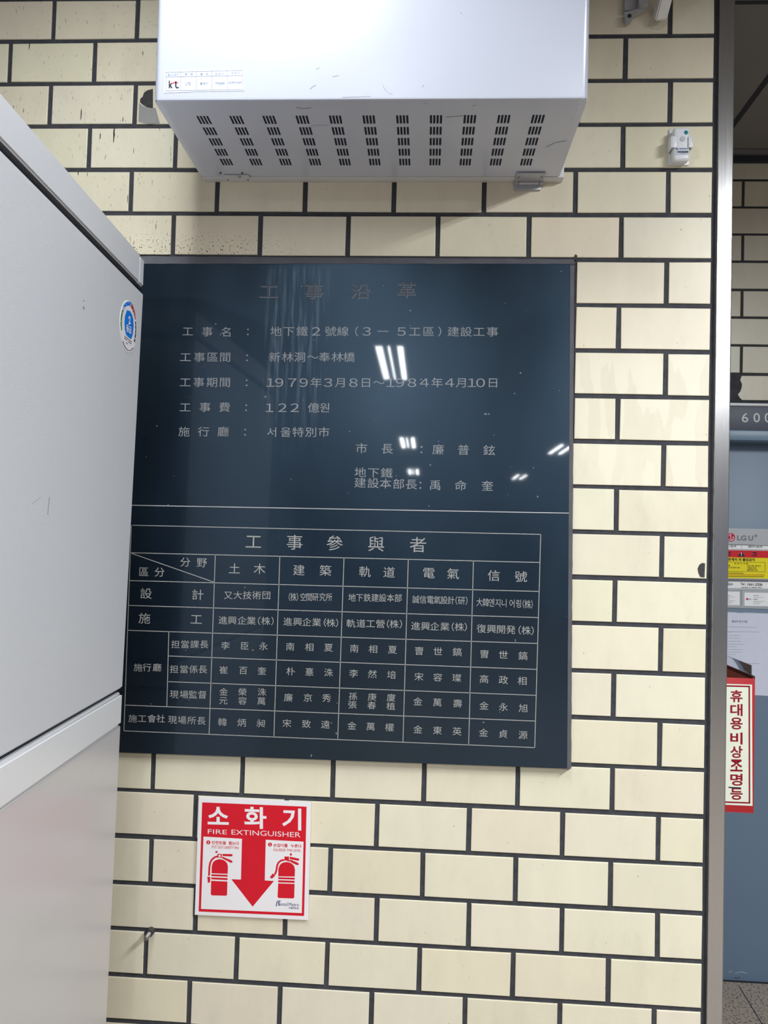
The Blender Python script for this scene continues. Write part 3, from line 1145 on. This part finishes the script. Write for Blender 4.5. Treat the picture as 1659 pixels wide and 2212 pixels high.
TEAL = ink('teal_sticker', (22, 128, 142), 0.5)
poly(mb, ell(1030, 598, 75, 75), f_, 0)
pline(mb, '?', (1008, 625), (1045, 625), 60, g_, 1, 0.03)
mb.build('status_dot', [TEAL, ink('dark_teal_print', (10, 78, 96), 0.5)], body, recalc=False)
mb = MB()
BLUEI = ink('navy_print', (46, 58, 128), 0.5)
poly(mb, ((660, 1150), (1118, 1150), (1118, 1400), (660, 1400)), f_, 0)
poly(mb, ell(710, 1185, 36), g_, 1)
poly(mb, ell(712, 1183, 16), lambda u, v: sp(u, v, -.02655), 0)
pline(mb, '서울교통공사', (780, 1200), (1085, 1195), 40, g_, 1, 0.02)
random.seed(11)
x = 716
while x < 1105:
    w = random.choice((6, 10, 15))
    poly(mb, ((x, 1265), (x + w, 1265), (x + w, 1325), (x, 1325)), g_, 2)
    x += w + random.choice((5, 7, 9))
pline(mb, '8016904', (835, 1362), (995, 1358), 20, g_, 2)
mb.build('label', [PAPER, BLUEI, INKD], body, recalc=False)

# ================================================================== fire extinguisher sign
sgn = lambda Y: (lambda u, v: at(400 + u / 5.53, 1700 + v / 5.53, Y))
SWH = mottled('white_sign_plastic', srgb(240, 236, 238), 0.3, amount=0.015, scale=12)
SRED = ink('signal_red_print', (214, 16, 40), 0.35, 0.4)
SNAV = ink('navy_logo_print', (34, 44, 110), 0.4)
YN = -.0065
mb = MB()
mb.prism([sgn(YN)(*p) for p in ((165, 127), (1503, 183), (1468, 1590), (113, 1526))], (0, .0055, 0), 0)
p1, p2, p3, p4 = sgn(YN - .0002), sgn(YN - .0004), sgn(YN - .0006), sgn(YN - .0008)
poly(mb, ((203, 183), (1450, 235), (1420, 1541), (160, 1487)), p1, 1)
poly(mb, ((218, 592), (678, 618), (665, 1106), (550, 1101), (805, 1430), (1060, 1123), (950, 1116), (962, 630), (1413, 653), (1392, 1506), (188, 1456)), p2, 0)
# headline
for s, x0, x1, yb, yb2, h in (('소', 268, 520, 446, 452, 212), ('화', 705, 970, 492, 503, 260), ('기', 1158, 1386, 512, 521, 262)):
    pline(mb, s, (x0, yb), (x1, yb2), h, p2, 0, 0.024)
pline(mb, 'FIRE', (270, 557), (498, 566), 53, p2, 0, -0.004)
pline(mb, 'EXTINGUISHER', (553, 568), (1377, 602), 60, p2, 0, -0.004)
# step captions
for (cxx, cyy, n) in ((276, 661, '1'), (1013, 687, '2')):
    poly(mb, ell(cxx, cyy, 24), p3, 1)
    wn = 3 if n == '1' else 8
    pline(mb, n, (cxx - wn, cyy + 14), (cxx + wn, cyy + 14), 28, p4, 0)
for s, a, b, h, bo in (('안전핀을', (316, 684), (488, 689), 42, .02), ('뽑는다', (519, 691), (643, 697), 42, .02), ('PUT OUT SAFETY PIN', (318, 732), (638, 745), 33, .006),
                       ('손잡이를', (1053, 716), (1224, 721), 42, .02), ('누른다', (1262, 722), (1388, 728), 42, .02), ('SQUEEZE THE LEVEL', (1052, 769), (1383, 779), 34, .006)):
    pline(mb, s, a, b, h, p3, 1, bo)
# left figure
poly(mb, ((315, 1030), (317, 945), (330, 903), (352, 880), (385, 866), (415, 862), (450, 870), (480, 886), (502, 915), (510, 950), (507, 1037)), p3, 1)
poly(mb, ((313, 1042), (507, 1050), (506, 1072), (312, 1064)), p3, 1)
poly(mb, ((312, 1080), (506, 1088), (505, 1112), (311, 1102)), p3, 1)
poly(mb, ((310, 1120), (504, 1130), (500, 1285), (490, 1299), (318, 1294), (305, 1281)), p3, 1)
stroke(mb, [(388, 828), (350, 840), (318, 868), (298, 905), (288, 960), (284, 1060)], 22, p3, 1)
poly(mb, ((264, 1071), (300, 1073), (296, 1142), (270, 1143)), p3, 1)
poly(mb, ((386, 798), (439, 800), (436, 846), (386, 842)), p3, 1)
poly(mb, ell(411, 823, 14), p4, 0)
poly(mb, ((446, 799), (566, 802), (563, 826), (545, 829), (446, 824)), p3, 1)
poly(mb, ((437, 848), (444, 832), (548, 874), (565, 890), (562, 902), (545, 905)), p4, 1)
poly(mb, ell(373, 776, 13), p3, 1)
# right figure
poly(mb, ((1111, 1067), (1113, 980), (1128, 935), (1152, 910), (1185, 899), (1215, 896), (1250, 903), (1282, 922), (1303, 950), (1311, 990), (1308, 1070)), p3, 1)
poly(mb, ((1111, 1078), (1308, 1084), (1307, 1106), (1111, 1100)), p3, 1)
poly(mb, ((1111, 1114), (1307, 1120), (1306, 1145), (1110, 1138)), p3, 1)
poly(mb, ((1110, 1152), (1306, 1158), (1302, 1318), (1290, 1331), (1115, 1326), (1103, 1312)), p3, 1)
stroke(mb, [(1184, 872), (1150, 876), (1118, 898), (1098, 935), (1092, 980), (1082, 1020), (1068, 1046)], 22, p3, 1)
poly(mb, ((1044, 1033), (1076, 1056), (1042, 1092), (1014, 1088), (1013, 1076)), p3, 1)
poly(mb, ((1185, 830), (1243, 832), (1238, 868), (1270, 880), (1240, 890), (1185, 874)), p3, 1)
poly(mb, ((1250, 832), (1362, 856), (1359, 879), (1340, 880), (1247, 860)), p3, 1)
poly(mb, ((1250, 872), (1260, 869), (1345, 905), (1358, 920), (1352, 931), (1330, 930), (1256, 894)), p4, 1)
poly(mb, ell(1262, 806, 13, 15), p3, 1)
# operator's mark
stroke(mb, [(1140, 1364), (1112, 1361), (1098, 1368), (1092, 1390), (1086, 1420), (1096, 1424)], 9, p3, 2)
pline(mb, 'S', (1104, 1416), (1136, 1417), 44, p3, 2, 0.03)
pline(mb, 'eoul', (1140, 1419), (1224, 1421), 44, p3, 2, 0.0)
pline(mb, 'Metro', (1236, 1424), (1358, 1428), 42, p3, 2, 0.0)
pline(mb, '서울메트로', (1234, 1456), (1356, 1461), 24, p3, 2, 0.012)
sg = mb.build('fire_extinguisher_sign', [SWH, SRED, SNAV], recalc=False)
tag(sg, 'red and white fire extinguisher sign with a down arrow, on the tiles under the plaque', 'sign')

# ================================================================== stud left in the joint
BOLT = mottled('dull_zinc', srgb(150, 148, 144), 0.4, 0.8, amount=0.25, scale=60)
RUST = mottled('dark_iron_sleeve', srgb(70, 68, 68), 0.6, 0.4, amount=0.3, scale=80)
P_ = at(327, 2010, 0.0)
st = thing('anchor_bolt', 'bare metal anchor stud sticking out of the mortar joint beside the tall cabinet', 'bolt', P_)
mb = MB()
mb.cyl(P_ + Vector((0, .004, 0)), P_ + Vector((0, -.014, 0)), .0085, .0078, 20)
mb.build('sleeve', RUST, st, sharp=40)
mb = MB()
mb.cyl(P_ + Vector((0, 0, 0)), P_ + Vector((0, -.034, 0)), .0048, n=16)
for i in range(9):
    y = -.016 - i * .002
    mb.cyl(P_ + Vector((0, y, 0)), P_ + Vector((0, y - .0009, 0)), .0054, .0048, 16)
mb.cyl(P_ + Vector((0, -.034, 0)), P_ + Vector((0, -.036, 0)), .0048, .0036, 16)
mb.build('threaded_rod', BOLT, st, sharp=40)

# ================================================================== tall grey cabinet on the left
CABM = mottled('light_grey_cabinet_paint', srgb(206, 207, 211), 0.42, amount=0.02, scale=7, bump=0.12, bump_scale=420)
CABL = mottled('satin_grey_cabinet_paint', srgb(198, 195, 195), 0.24, amount=0.025, scale=4, stretch=(1, 1, 5))
CABW = mottled('white_band_paint', srgb(222, 222, 224), 0.32, amount=0.015, scale=8)
GASK = ink('black_gasket', (38, 38, 44), 0.5)
yb_ = Vector((-.055, 1, 0)).normalized()
xb_ = Vector((1, .055, 0)).normalized()
ORG = Vector((-.592, -.19, 0))
CM = Matrix(((xb_.x, yb_.x, 0, ORG.x), (xb_.y, yb_.y, 0, ORG.y), (0, 0, 1, 0), (0, 0, 0, 1)))
cab = thing('tall_cabinet', 'tall light grey metal cabinet with a round energy sticker on its side, before the plaque', 'cabinet', ORG)
WID, DEP = .75, .78


def leaned(z0, z1, xa0, xa1, mi=0, bev=.003, y0=0.0, y1=None, mbx=None, w=WID):
    """a cabinet section whose right face runs from local x xa0 (bottom) to xa1 (top)"""
    b = bmesh.new()
    bmesh.ops.create_cube(b, size=1)
    yy = -DEP if y1 is None else y1
    for v in b.verts:
        t = v.co.z + .5
        xr_ = xa0 + (xa1 - xa0) * t
        v.co = Vector((xr_ if v.co.x > 0 else -w, y0 if v.co.y > 0 else yy, z0 + (z1 - z0) * t))
    if bev:
        bmesh.ops.bevel(b, geom=b.edges[:], offset=bev, segments=3, affect='EDGES')
    mbx.merge(b, mi, CM, smooth=True)


ZG = 2.0006
mb = MB(); leaned(1.2095, ZG - .004, 0, .0118, mbx=mb)
pn0 = (CM.to_3x3() @ Vector((1, 0, -.0118 / .787))).normalized()
pp0 = CM @ Vector((.0121, 0, ZG))
fc = lambda x, y: on_plane(x, y, pp0, pn0)
for pts, w in (([(107, 1073), (105, 1090), (103, 1112)], .8), ([(70, 1088), (80, 1080), (88, 1074)], .6), ([(181, 648), (180.5, 652)], 1.5), ([(180, 662), (182, 668)], 2.2)):
    stroke(mb, pts, w, fc, 1)
upper = mb.build('upper_panel', [CABM, SCUFF], cab, sharp=40)
mb = MB(); leaned(1.1370, 1.2015, .0008, .0012, mbx=mb, bev=.0055); mb.build('band', CABW, cab, sharp=40)
mb = MB(); leaned(0.03, 1.1358, -.0115, -.001, mbx=mb, bev=.002); mb.build('lower_panel', CABL, cab, sharp=40)
mb = MB()
leaned(0.0, 2.0, -.016, -.004, mbx=mb, bev=0, y0=-.004, y1=-DEP + .01, w=WID - .01)
mb.build('carcass', GASK, cab)
mb = MB(); leaned(ZG - .003, ZG + .0095, .0095, .0095, mbx=mb, bev=.004, y0=-.002); mb.build('gasket', GASK, cab, sharp=60)
mb = MB(); leaned(ZG + .0085, ZG + .066, .0118, .0118, mbx=mb, bev=.003, y0=-.029); cap = mb.build('top_cap', CABM, cab, sharp=40)
mb = MB(); leaned(ZG + .0085, ZG + .064, .0114, .0114, mbx=mb, bev=.003, y0=-.001, y1=-.0285); mb.build('corner_cap', CABM, cap, sharp=40)

# round sticker on the side
pn = (CM.to_3x3() @ Vector((1, 0, -.0118 / .787))).normalized()
pp = CM @ Vector((.0118, 0, ZG))
kq = lambda lift: (lambda u, v: on_plane(220 + u / 12.29, 620 + v / 12.29, pp + pn * lift, pn))
k1, k2, k3_ = kq(.0005), kq(.0008), kq(.0011)
cc = kq(0)(705, 1050)
uu = yb_
vv = pn.cross(uu).normalized()
SB, SGN, SRD, SBK = (ink(n, c, 0.4) for n, c in (('azure_print', (0, 120, 224)), ('green_print', (60, 132, 72)), ('brick_red_print', (176, 54, 58)), ('black_print', (44, 32, 36))))
mb = MB()
rad = .0485
mb.prism([cc + uu * (rad * math.cos(2 * math.pi * i / 48)) + vv * (rad * math.sin(2 * math.pi * i / 48)) + pn * .0004 for i in range(48)], -pn * .0006, 0)
poly(mb, ((660, 580), (672, 622), (740, 630), (800, 720), (835, 850), (846, 1050), (822, 1260), (790, 1365), (765, 1380), (700, 1330), (640, 1260), (610, 1120), (600, 950),
          (612, 780), (640, 690), (657, 640)), k1, 1)
poly(mb, ((555, 575), (520, 690), (500, 850), (496, 1000), (515, 1165), (540, 1130), (530, 1000), (535, 850), (550, 740), (580, 620)), k1, 2)
poly(mb, ((570, 500), (635, 415), (720, 382), (788, 412), (750, 500), (690, 488), (630, 520), (582, 600)), k1, 1)
poly(mb, ((800, 430), (842, 540), (882, 680), (905, 860), (880, 872), (850, 720), (800, 590), (758, 508)), k1, 3)
poly(mb, ((880, 915), (908, 910), (915, 1100), (905, 1300), (880, 1475), (852, 1442), (870, 1330), (888, 1150)), k1, 4)
pline(mb, '2', (704, 1000), (764, 985), 225, k2, 0, 0.035)
pline(mb, '등급', (648, 1180), (782, 1255), 195, k2, 0, 0.03)
for i, (u, v) in enumerate(((590, 540), (638, 460), (718, 425))):
    pline(mb, '123'[i], (u - 7, v + 20), (u + 9, v + 14), 36, k2, 0)
for i, (u, v) in enumerate(((543, 685), (516, 900), (514, 1080))):
    pline(mb, '456'[i], (u - 8, v + 20), (u + 8, v + 24), 40, k2, 0)
for i, (u, v) in enumerate(((792, 505), (825, 600), (855, 690), (868, 770), (882, 830))):
    pline(mb, 'ABCDE'[i], (u - 9, v + 14), (u + 9, v + 26), 36, k2, 0)
for i, (u, v) in enumerate(((897, 1010), (896, 1120), (892, 1245), (880, 1365))):
    pline(mb, 'FGHI'[i], (u - 7, v + 16), (u + 8, v + 22), 40, k2, 0)
for a, b in (((602, 1300), (790, 1460)), ((594, 1352), (676, 1420)), ((700, 1445), (785, 1512)), ((640, 1470), (690, 1515))):
    stroke(mb, [a, b], 16, k1, 4)
stroke(mb, [(556, 1430), (590, 1540), (640, 1630), (700, 1685), (760, 1690), (835, 1610)], 18, k1, 4)
mb.build('energy_sticker', [SWH, SB, SGN, SRD, SBK], upper, recalc=False)

# ================================================================== passage end: door, signs, notices
DOORM = mottled('blue_grey_door_paint', srgb(104, 124, 146), 0.45, amount=0.03, scale=6)
DFRM = mottled('blue_grey_frame_paint', srgb(112, 136, 160), 0.4, amount=0.03, scale=6)
YD = 1.128
root = bpy.data.objects.new('door_1', None)
COL.objects.link(root)
root.location = (1.38, 1.1, 0)
structure(root)
mb = MB()
mb.box(0.90, 1.86, YD, YD + .04, at(1600, 2123, YD).z, 1.90, 0, .002)
fd = lambda x, y: at(x, y, YD - .0003)
for pts, w in (([(1588, 2103), (1596, 2100), (1605, 2100), (1613, 2103)], 1.6), ([(1574, 2101), (1578, 2098), (1582, 2097)], 1.3)):
    stroke(mb, pts, w, fd, 1)
stroke(mb, [(1586, 2112), (1592, 2113), (1598, 2112)], 1.2, fd, 2)
mb.build('door_leaf', [DOORM, mottled('pale_scuff', srgb(150, 160, 170), .6), GASK], root, sharp=40)
mb = MB()
mb.box(0.85, 1.91, 1.046, YD + .05, 1.8935, 1.9285, 0, .003)
mb.box(0.85, .895, 1.046, YD + .05, 0, 1.8935, 0, .003)
mb.box(1.865, 1.91, 1.046, YD + .05, 0, 1.8935, 0, .003)
mb.build('door_frame', DFRM, root, sharp=40)
mb = MB()
mb.box(0.86, 1.9, YD + .045, YD + .06, 0, 1.95, 0)
mb.box(0.895, 1.865, 1.118, YD + .05, -.01, .0008, 0)
mb.build('threshold', GASK, root)

NUM = mottled('slate_sign_plate', srgb(74, 80, 96), 0.5, amount=0.05, scale=20)
NUMW = ink('pale_grey_digits', (206, 208, 212), 0.5)
mb = MB()
a, b = at(1560, 931, 1.05), at(1700, 877, 1.05)
mb.box(0.86, 1.62, 1.052, 1.068, a.z, b.z, 0, .001)
fN = lambda x, y: at(x, y, 1.0515)
for x0, x1, s in ((1602.3, 1616.4, '6'), (1627.5, 1641.6, '0'), (1651.7, 1665.8, '0')):
    pline(mb, s, (x0, 912.3), (x1, 912.5), 20.3, fN, 1, 0.006)
sn = thing('number_sign', 'slate grey number sign with pale digits above the blue grey door', 'sign', (1.24, 1.06, a.z))
mb.build('plate', [NUM, NUMW], sn, recalc=False)
mb = MB()
c0, c1 = at(1560, 877, 1.05), at(1560, 870, 1.05)
mb.box(0.86, 1.62, 1.048, 1.068, c0.z, c1.z, 0, .001)
mb.build('top_strip', ALU, sn)

# board on the door
YB2 = YD - .0006
nb_ = thing('warning_board', 'grey plastic board on the blue door with red and yellow warning panel and card pockets', 'notice board', at(1640, 1312, YD))
pb = lambda d: (lambda x, y: at(x, y, YB2 - d))
GREYB = mottled('pale_grey_plastic_board', srgb(178, 182, 188), 0.35, amount=0.05, scale=20)
WH2 = ink('white_strip', (232, 233, 236), 0.4)
YEL = ink('warning_yellow', (232, 216, 30), 0.45)
RD2 = ink('warning_red', (206, 32, 46), 0.45)
LGR = ink('maroon_red_mark', (186, 30, 66), 0.4)
GTX = ink('mid_grey_print', (112, 114, 120), 0.5)
xl_, xr_ = 1548, 1752
mb = MB()
q = [at(xl_, 1176, YB2), at(xr_, 1182, YB2), at(xr_, 1318, YB2), at(xl_, 1312, YB2)]
mb.prism([p + Vector((0, -.003, 0)) for p in q], (0, .003, 0), 0)
fb0, fb1 = pb(.0033), pb(.0037)
slope = .018
yy = lambda x, y: y + (x - 1600) * slope
R4 = lambda x0, x1, y0, y1: ((x0, yy(x0, y0)), (x1, yy(x1, y0)), (x1, yy(x1, y1)), (x0, yy(x0, y1)))
poly(mb, R4(xl_, xr_, 1177.5, 1186), fb0, 1)
pline(mb, '위치: 신림12역', (1567, 1182), (1590, 1182.3), 4.5, fb1, 2, .02)
pline(mb, '관할구역: 신림12역', (1616, 1183), (1646, 1183.5), 4.5, fb1, 2, .02)
stroke(mb, [(1602, 1178), (1602, 1185.5)], .6, fb1, 3)
poly(mb, R4(xl_, xr_, 1251, 1256), fb0, 3)
poly(mb, R4(xl_, xr_, 1257, 1270.5), fb0, 1)
pline(mb, 'LGU+', (1569.5, 1264.5), (1583.5, 1264.8), 5.6, fb1, 2, .025)
poly(mb, ell(1564, 1262, 3.2), fb1, 4)
pline(mb, 'Tel :', (1599.5, 1264), (1611, 1264.3), 5.6, fb1, 2, .015)
pline(mb, '1661-2306', (1614.5, 1265), (1647, 1265.6), 5.8, fb1, 2, .02)
for a_, w_ in ((1602, 5), (1608, 8), (1618, 3), (1623, 12), (1637, 8)):
    stroke(mb, [(a_, 1268.9), (a_ + w_, 1269)], 1.6, fb1, 3)
mb.build('back_board', [GREYB, WH2, INKD, GTX, LGR], nb_, recalc=False)
mb = MB()
q = [at(xl_, 1140.5, YB2), at(xr_, 1145, YB2), at(xr_, 1181, YB2), at(xl_, 1175, YB2)]
mb.prism([p + Vector((0, -.008, 0)) for p in q], (0, .008, 0), 0)
fh0, fh1 = pb(.0083), pb(.0087)
poly(mb, ell(1578.8, 1160.9, 9.2), fh0, 1)
stroke(mb, [(1578.2, 1155.5), (1578.2, 1165), (1582.5, 1165)], 1.2, fh1, 2)
stroke(mb, [(1584.5, 1162), (1585.4, 1160.4), (1581, 1160.4)], 1.1, fh1, 2)
stroke(mb, [(1578.8 + 6.6 * math.cos(t), 1160.9 + 6.6 * math.sin(t)) for t in [math.radians(a_) for a_ in range(0, 281, 20)]], 1.0, fh1, 2)
pline(mb, 'LG', (1592.2, 1167.3), (1612.2, 1167.8), 11, fh0, 3, .03)
pline(mb, 'U', (1616.7, 1168), (1627, 1168.2), 11, fh0, 3, .03)
pline(mb, '+', (1629.3, 1161), (1636.3, 1161.2), 7, fh0, 3, .03)
mb.build('header', [GREYB, LGR, WH2, GTX], nb_, recalc=False)
mb = MB()
mb.prism([at(x, y, YB2) + Vector((0, -.0042, 0)) for x, y in R4(xl_, xr_, 1189, 1249)], (0, .001, 0), 1)
fw0, fw1, fw2 = pb(.0045), pb(.0048), pb(.0051)
poly(mb, R4(xl_, xr_, 1189, 1204.3), fw0, 0)
pline(mb, '경', (1568.5, 1201), (1578.5, 1201), 9.5, fw1, 2, .03)
pline(mb, '고', (1624, 1201.5), (1635.5, 1201.6), 8.8, fw1, 2, .03)
poly(mb, ((1602, 1191.5), (1609.5, 1202), (1593, 1202)), fw1, 2)
pline(mb, '!', (1600.4, 1200.6), (1602.4, 1200.6), 7.5, fw2, 4, .03)
pline(mb, '관계자 외 출입금지', (1572.5, 1211.6), (1630.5, 1212.4), 6.6, fw1, 2, .03)
pline(mb, '보 완 수 사 항', (1586, 1219), (1616, 1219.4), 3.6, fw1, 3, .01)
for a, b in (((1556, 1213.6), (1652.5, 1215)), ((1652.5, 1215), (1652.5, 1235.5)), ((1652.5, 1235.5), (1556, 1234))):
    stroke(mb, [a, b], .6, fw1, 3)
for s, a, b in (('- 무단 침입', (1561, 1223), (1577, 1223.3)), ('- 장비 철도 및 안전 이상', (1559, 1227.6), (1598, 1228)), ('- 화재', (1560, 1232), (1573, 1232.3)),
                ('- 안전 사용 사항 준수', (1612, 1224), (1644, 1224.5)), ('- 청결 유지', (1612, 1228.5), (1634, 1228.8)), ('- 출입대장 작성', (1612, 1233), (1636, 1233.4))):
    pline(mb, s, a, b, 3.4, fw1, 2, .015)
for x1, y in ((1606, 1238.5), (1652, 1242), (1650, 1245.5)):
    stroke(mb, [(1556, y - .7), (x1, y)], 1.2, fw1, 5 if y == 1242 else 3)
mb.build('warning_panel', [RD2, YEL, INKD, ink('dark_olive_print', (74, 66, 26), 0.5), WH2, ink('orange_print', (190, 92, 20), .5)], nb_, recalc=False)
mb = MB()
for x in (1600.3, 1602.8):
    pts = R4(x, x + 1.2, 1276, 1310)
    mb.prism([at(*p, YB2 - .0055) for p in pts], (0, .0025, 0), 0)
for y in (1273.3, 1309.2):
    mb.prism([at(*p, YB2 - .0055) for p in R4(xl_, xr_, y, y + 2)], (0, .0025, 0), 0)
mb.build('pocket', GREYB, nb_)

for x0, x1, y0, y1, lab, left in ((1549, 1598, 1278.5, 1307.5, 'white name card in the pocket next to the steel corner guard', True),
                                  (1608, 1661, 1280, 1308.5, 'white name card with a red dot in the right pocket of the board', False)):
    mb = MB()
    mb.prism([at(*p, YB2 - .0042) for p in R4(x0, x1, y0, y1)], (0, .0008, 0), 0)
    f0 = pb(.0046)
    ox = 1565 if left else 1627
    for q_ in (1, 5, 9):
        stroke(mb, [(ox + q_, 1286.6), (ox + q_ + 2, 1286.6)], 1.8, f0, 1)
    for dx, w, y, lw in ((0, 23, 1289.8, .45), (0, 10, 1294, 1.3), (0, 26, 1298, .4), (0, 20, 1300, .4), (0, 16, 1302.2, .4), (0, 14, 1304.5, .4)):
        stroke(mb, [(ox, yy(ox, y)), (ox + w * .97, yy(ox + w, y))], lw, f0, 1)
    if not left:
        poly(mb, ell(1614, 1294, 2.4), f0, 2)
        pline(mb, 'LG', (1617.4, 1295.6), (1622.6, 1295.8), 3, f0, 1, .03)
    o = mb.build('name_card', [WH2, GTX, LGR], recalc=False)
    tag(o, lab, 'card', 'name cards in the pockets of the board')

# paper notice below
mb = MB()
pa = lambda d: (lambda x, y: at(x, y, YD - .001 - d))
mb.prism([pa(.0012)(x, y) for x, y in ((1546, 1322), (1712, 1328), (1706, 1505), (1546, 1496.5))], (0, .0006, 0), 0)
fp = pa(.0016)
pline(mb, '출입자 준수사항', (1581, 1344.5), (1614.5, 1345.5), 5, fp, 1, .015)
for x0, x1, y in ((1560, 1635, 1354.5), (1564, 1640, 1364.5), (1565, 1580, 1366.5), (1566, 1600, 1373), (1566, 1597, 1379), (1566, 1600, 1385.5), (1566, 1605, 1392), (1566, 1591, 1397.5),
                  (1566, 1604, 1403.5), (1566, 1603, 1409), (1566, 1588, 1414.5)):
    x = x0
    while x < x1:
        w = random.uniform(2, 6)
        stroke(mb, [(x, y + (x - 1600) * .02), (min(x + w, x1), y + (min(x + w, x1) - 1600) * .02)], .75, fp, 3)
        x += w + 0.9
for x0, x1, y in ((1585, 1602, 1431.5), (1604, 1640, 1433), (1590, 1598, 1436)):
    stroke(mb, [(x0, y), (x1, y + .3)], .8, fp, 2)
pn_ = thing('paper_notice', 'white printed sheet in a clear sleeve on the blue grey door under the warning board', 'notice', at(1620, 1497, YD))
LAV = ink('cool_white_paper', (206, 210, 228), 0.4)
mb.build('sheet', [LAV, GTX, ink('pale_red_print', (196, 150, 154), .5), ink('faint_grey_text', (150, 153, 166), .5)], pn_, recalc=False)
mb = MB()
mb.prism([at(x, y, YD - .0021) for x, y in ((1546, 1496), (1706, 1504.5), (1706, 1506.5), (1546, 1498))], (0, .002, 0), 0)
SLV = mottled('clear_grey_plastic', srgb(170, 178, 192), 0.2, amount=0.05)
mb.build('sleeve_edge', SLV, pn_)
mb = MB()
mb.prism([at(x, y, YD - .0021) for x, y in ((1546, 1320.5), (1712, 1326.5), (1712, 1328.5), (1546, 1322.5))], (0, .002, 0), 0)
mb.prism([at(x, y, YD - .0021) for x, y in [(1590, 1322.5)] + [(1598 + 7 * math.cos(t), 1323 + 6 * math.sin(t)) for t in (2.6, 2.1, 1.57, 1.0, .5)] + [(1607, 1323)]], (0, .0005, 0), 0)
mb.build('sleeve_notch', SLV, pn_)

# ================================================================== red box for the emergency lamp
RBOX = mottled('red_box_paint', srgb(176, 30, 38), 0.5, amount=0.10, scale=14)
RIN = mottled('brown_red_inside', srgb(158, 104, 88), 0.7, amount=0.1, scale=20)
CREAM = ink('cream_sticker', (226, 230, 214), 0.45)
MAR = ink('maroon_print', (142, 14, 36), 0.45)
bx0, bx1, by0, by1 = .6465, .7985, .220, .50
bz0, bz1 = .8870, 1.2050
lb = thing('emergency_lamp_box', 'narrow red box with a cream label on the passage side behind the steel corner guard', 'box', (.72, .36, bz0))
mb = MB()
t_ = .003
mb.box(bx0, bx1, by0, by0 + t_, bz0, bz1, 0, .0008)
mb.box(bx1 - t_, bx1, by0 + t_, by1, bz0, bz1, 0)
mb.box(bx0, bx1 - t_, by1 - t_, by1, bz0, bz1, 0)
mb.box(bx0, bx0 + t_, by0 + t_, by1 - t_, bz0, bz1, 0)
mb.box(bx0, bx1, by0, by1, bz0 - .002, bz0 + .001, 0)
for (xa_, xb2, ya_, yb2) in ((bx0 + t_, bx1 - t_, by0 + t_ + .0004, by0 + t_ + .0008), (bx1 - t_ - .0008, bx1 - t_ - .0004, by0 + t_, by1 - t_)):
    mb.box(xa_, xb2, ya_, yb2, bz0 + .004, bz1 - .001, 1)
mb.build('body', [RBOX, RIN], lb)
mb = MB()
mb.box(bx1 - .0055, bx1 + .0006, by0 + .001, by1, bz1 - .002, bz1 + .006, 0, .0008)
mb.build('rim', mottled('dark_brown_rim', srgb(64, 34, 34), 0.6, amount=0.1), lb)
GL, N_, L_, B_ = node_mat('clear_acrylic', (0.95, 0.97, 1.0), rough=0.05)
B_.inputs['Transmission Weight'].default_value = 0.95
B_.inputs['IOR'].default_value = 1.08
mb = MB()
mb.box(bx1 - .006, bx1 - .003, by0 + .012, by1, bz1 + .004, bz1 + .030, 0, .0006)
mb.build('clear_lid', GL, lb)
mb = MB()
fe = lambda d: (lambda x, y: at(x, y, by0 - d))
mb.prism([fe(.0010)(x, y) for x, y in ((1560, 1477), (1624.5, 1479), (1625.5, 1741), (1560, 1738))], (0, .0008, 0), 0)
e1 = fe(.0013)
for a, b in (((1562.5, 1481.5), (1620, 1483)), ((1618.5, 1482), (1619, 1735)), ((1620.5, 1734.5), (1562.5, 1732.5)), ((1564, 1481), (1564, 1733))):
    stroke(mb, [a, b], 3.2, e1, 1)
for ch, y in zip('휴대용비상조명등', (1503.5, 1533.3, 1562.5, 1594.8, 1624, 1653.2, 1684, 1714.6)):
    h = 26
    pline(mb, ch, (1577.5, y + h / 2), (1604, y + h / 2 + .6), h, e1, 1, 0.022)
stroke(mb, [(1574, 1700.6), (1582, 1701.4), (1598, 1702), (1601, 1703)], 2.6, fe(.0016), 2)
mb.build('label', [CREAM, MAR, INKD], lb, recalc=False)
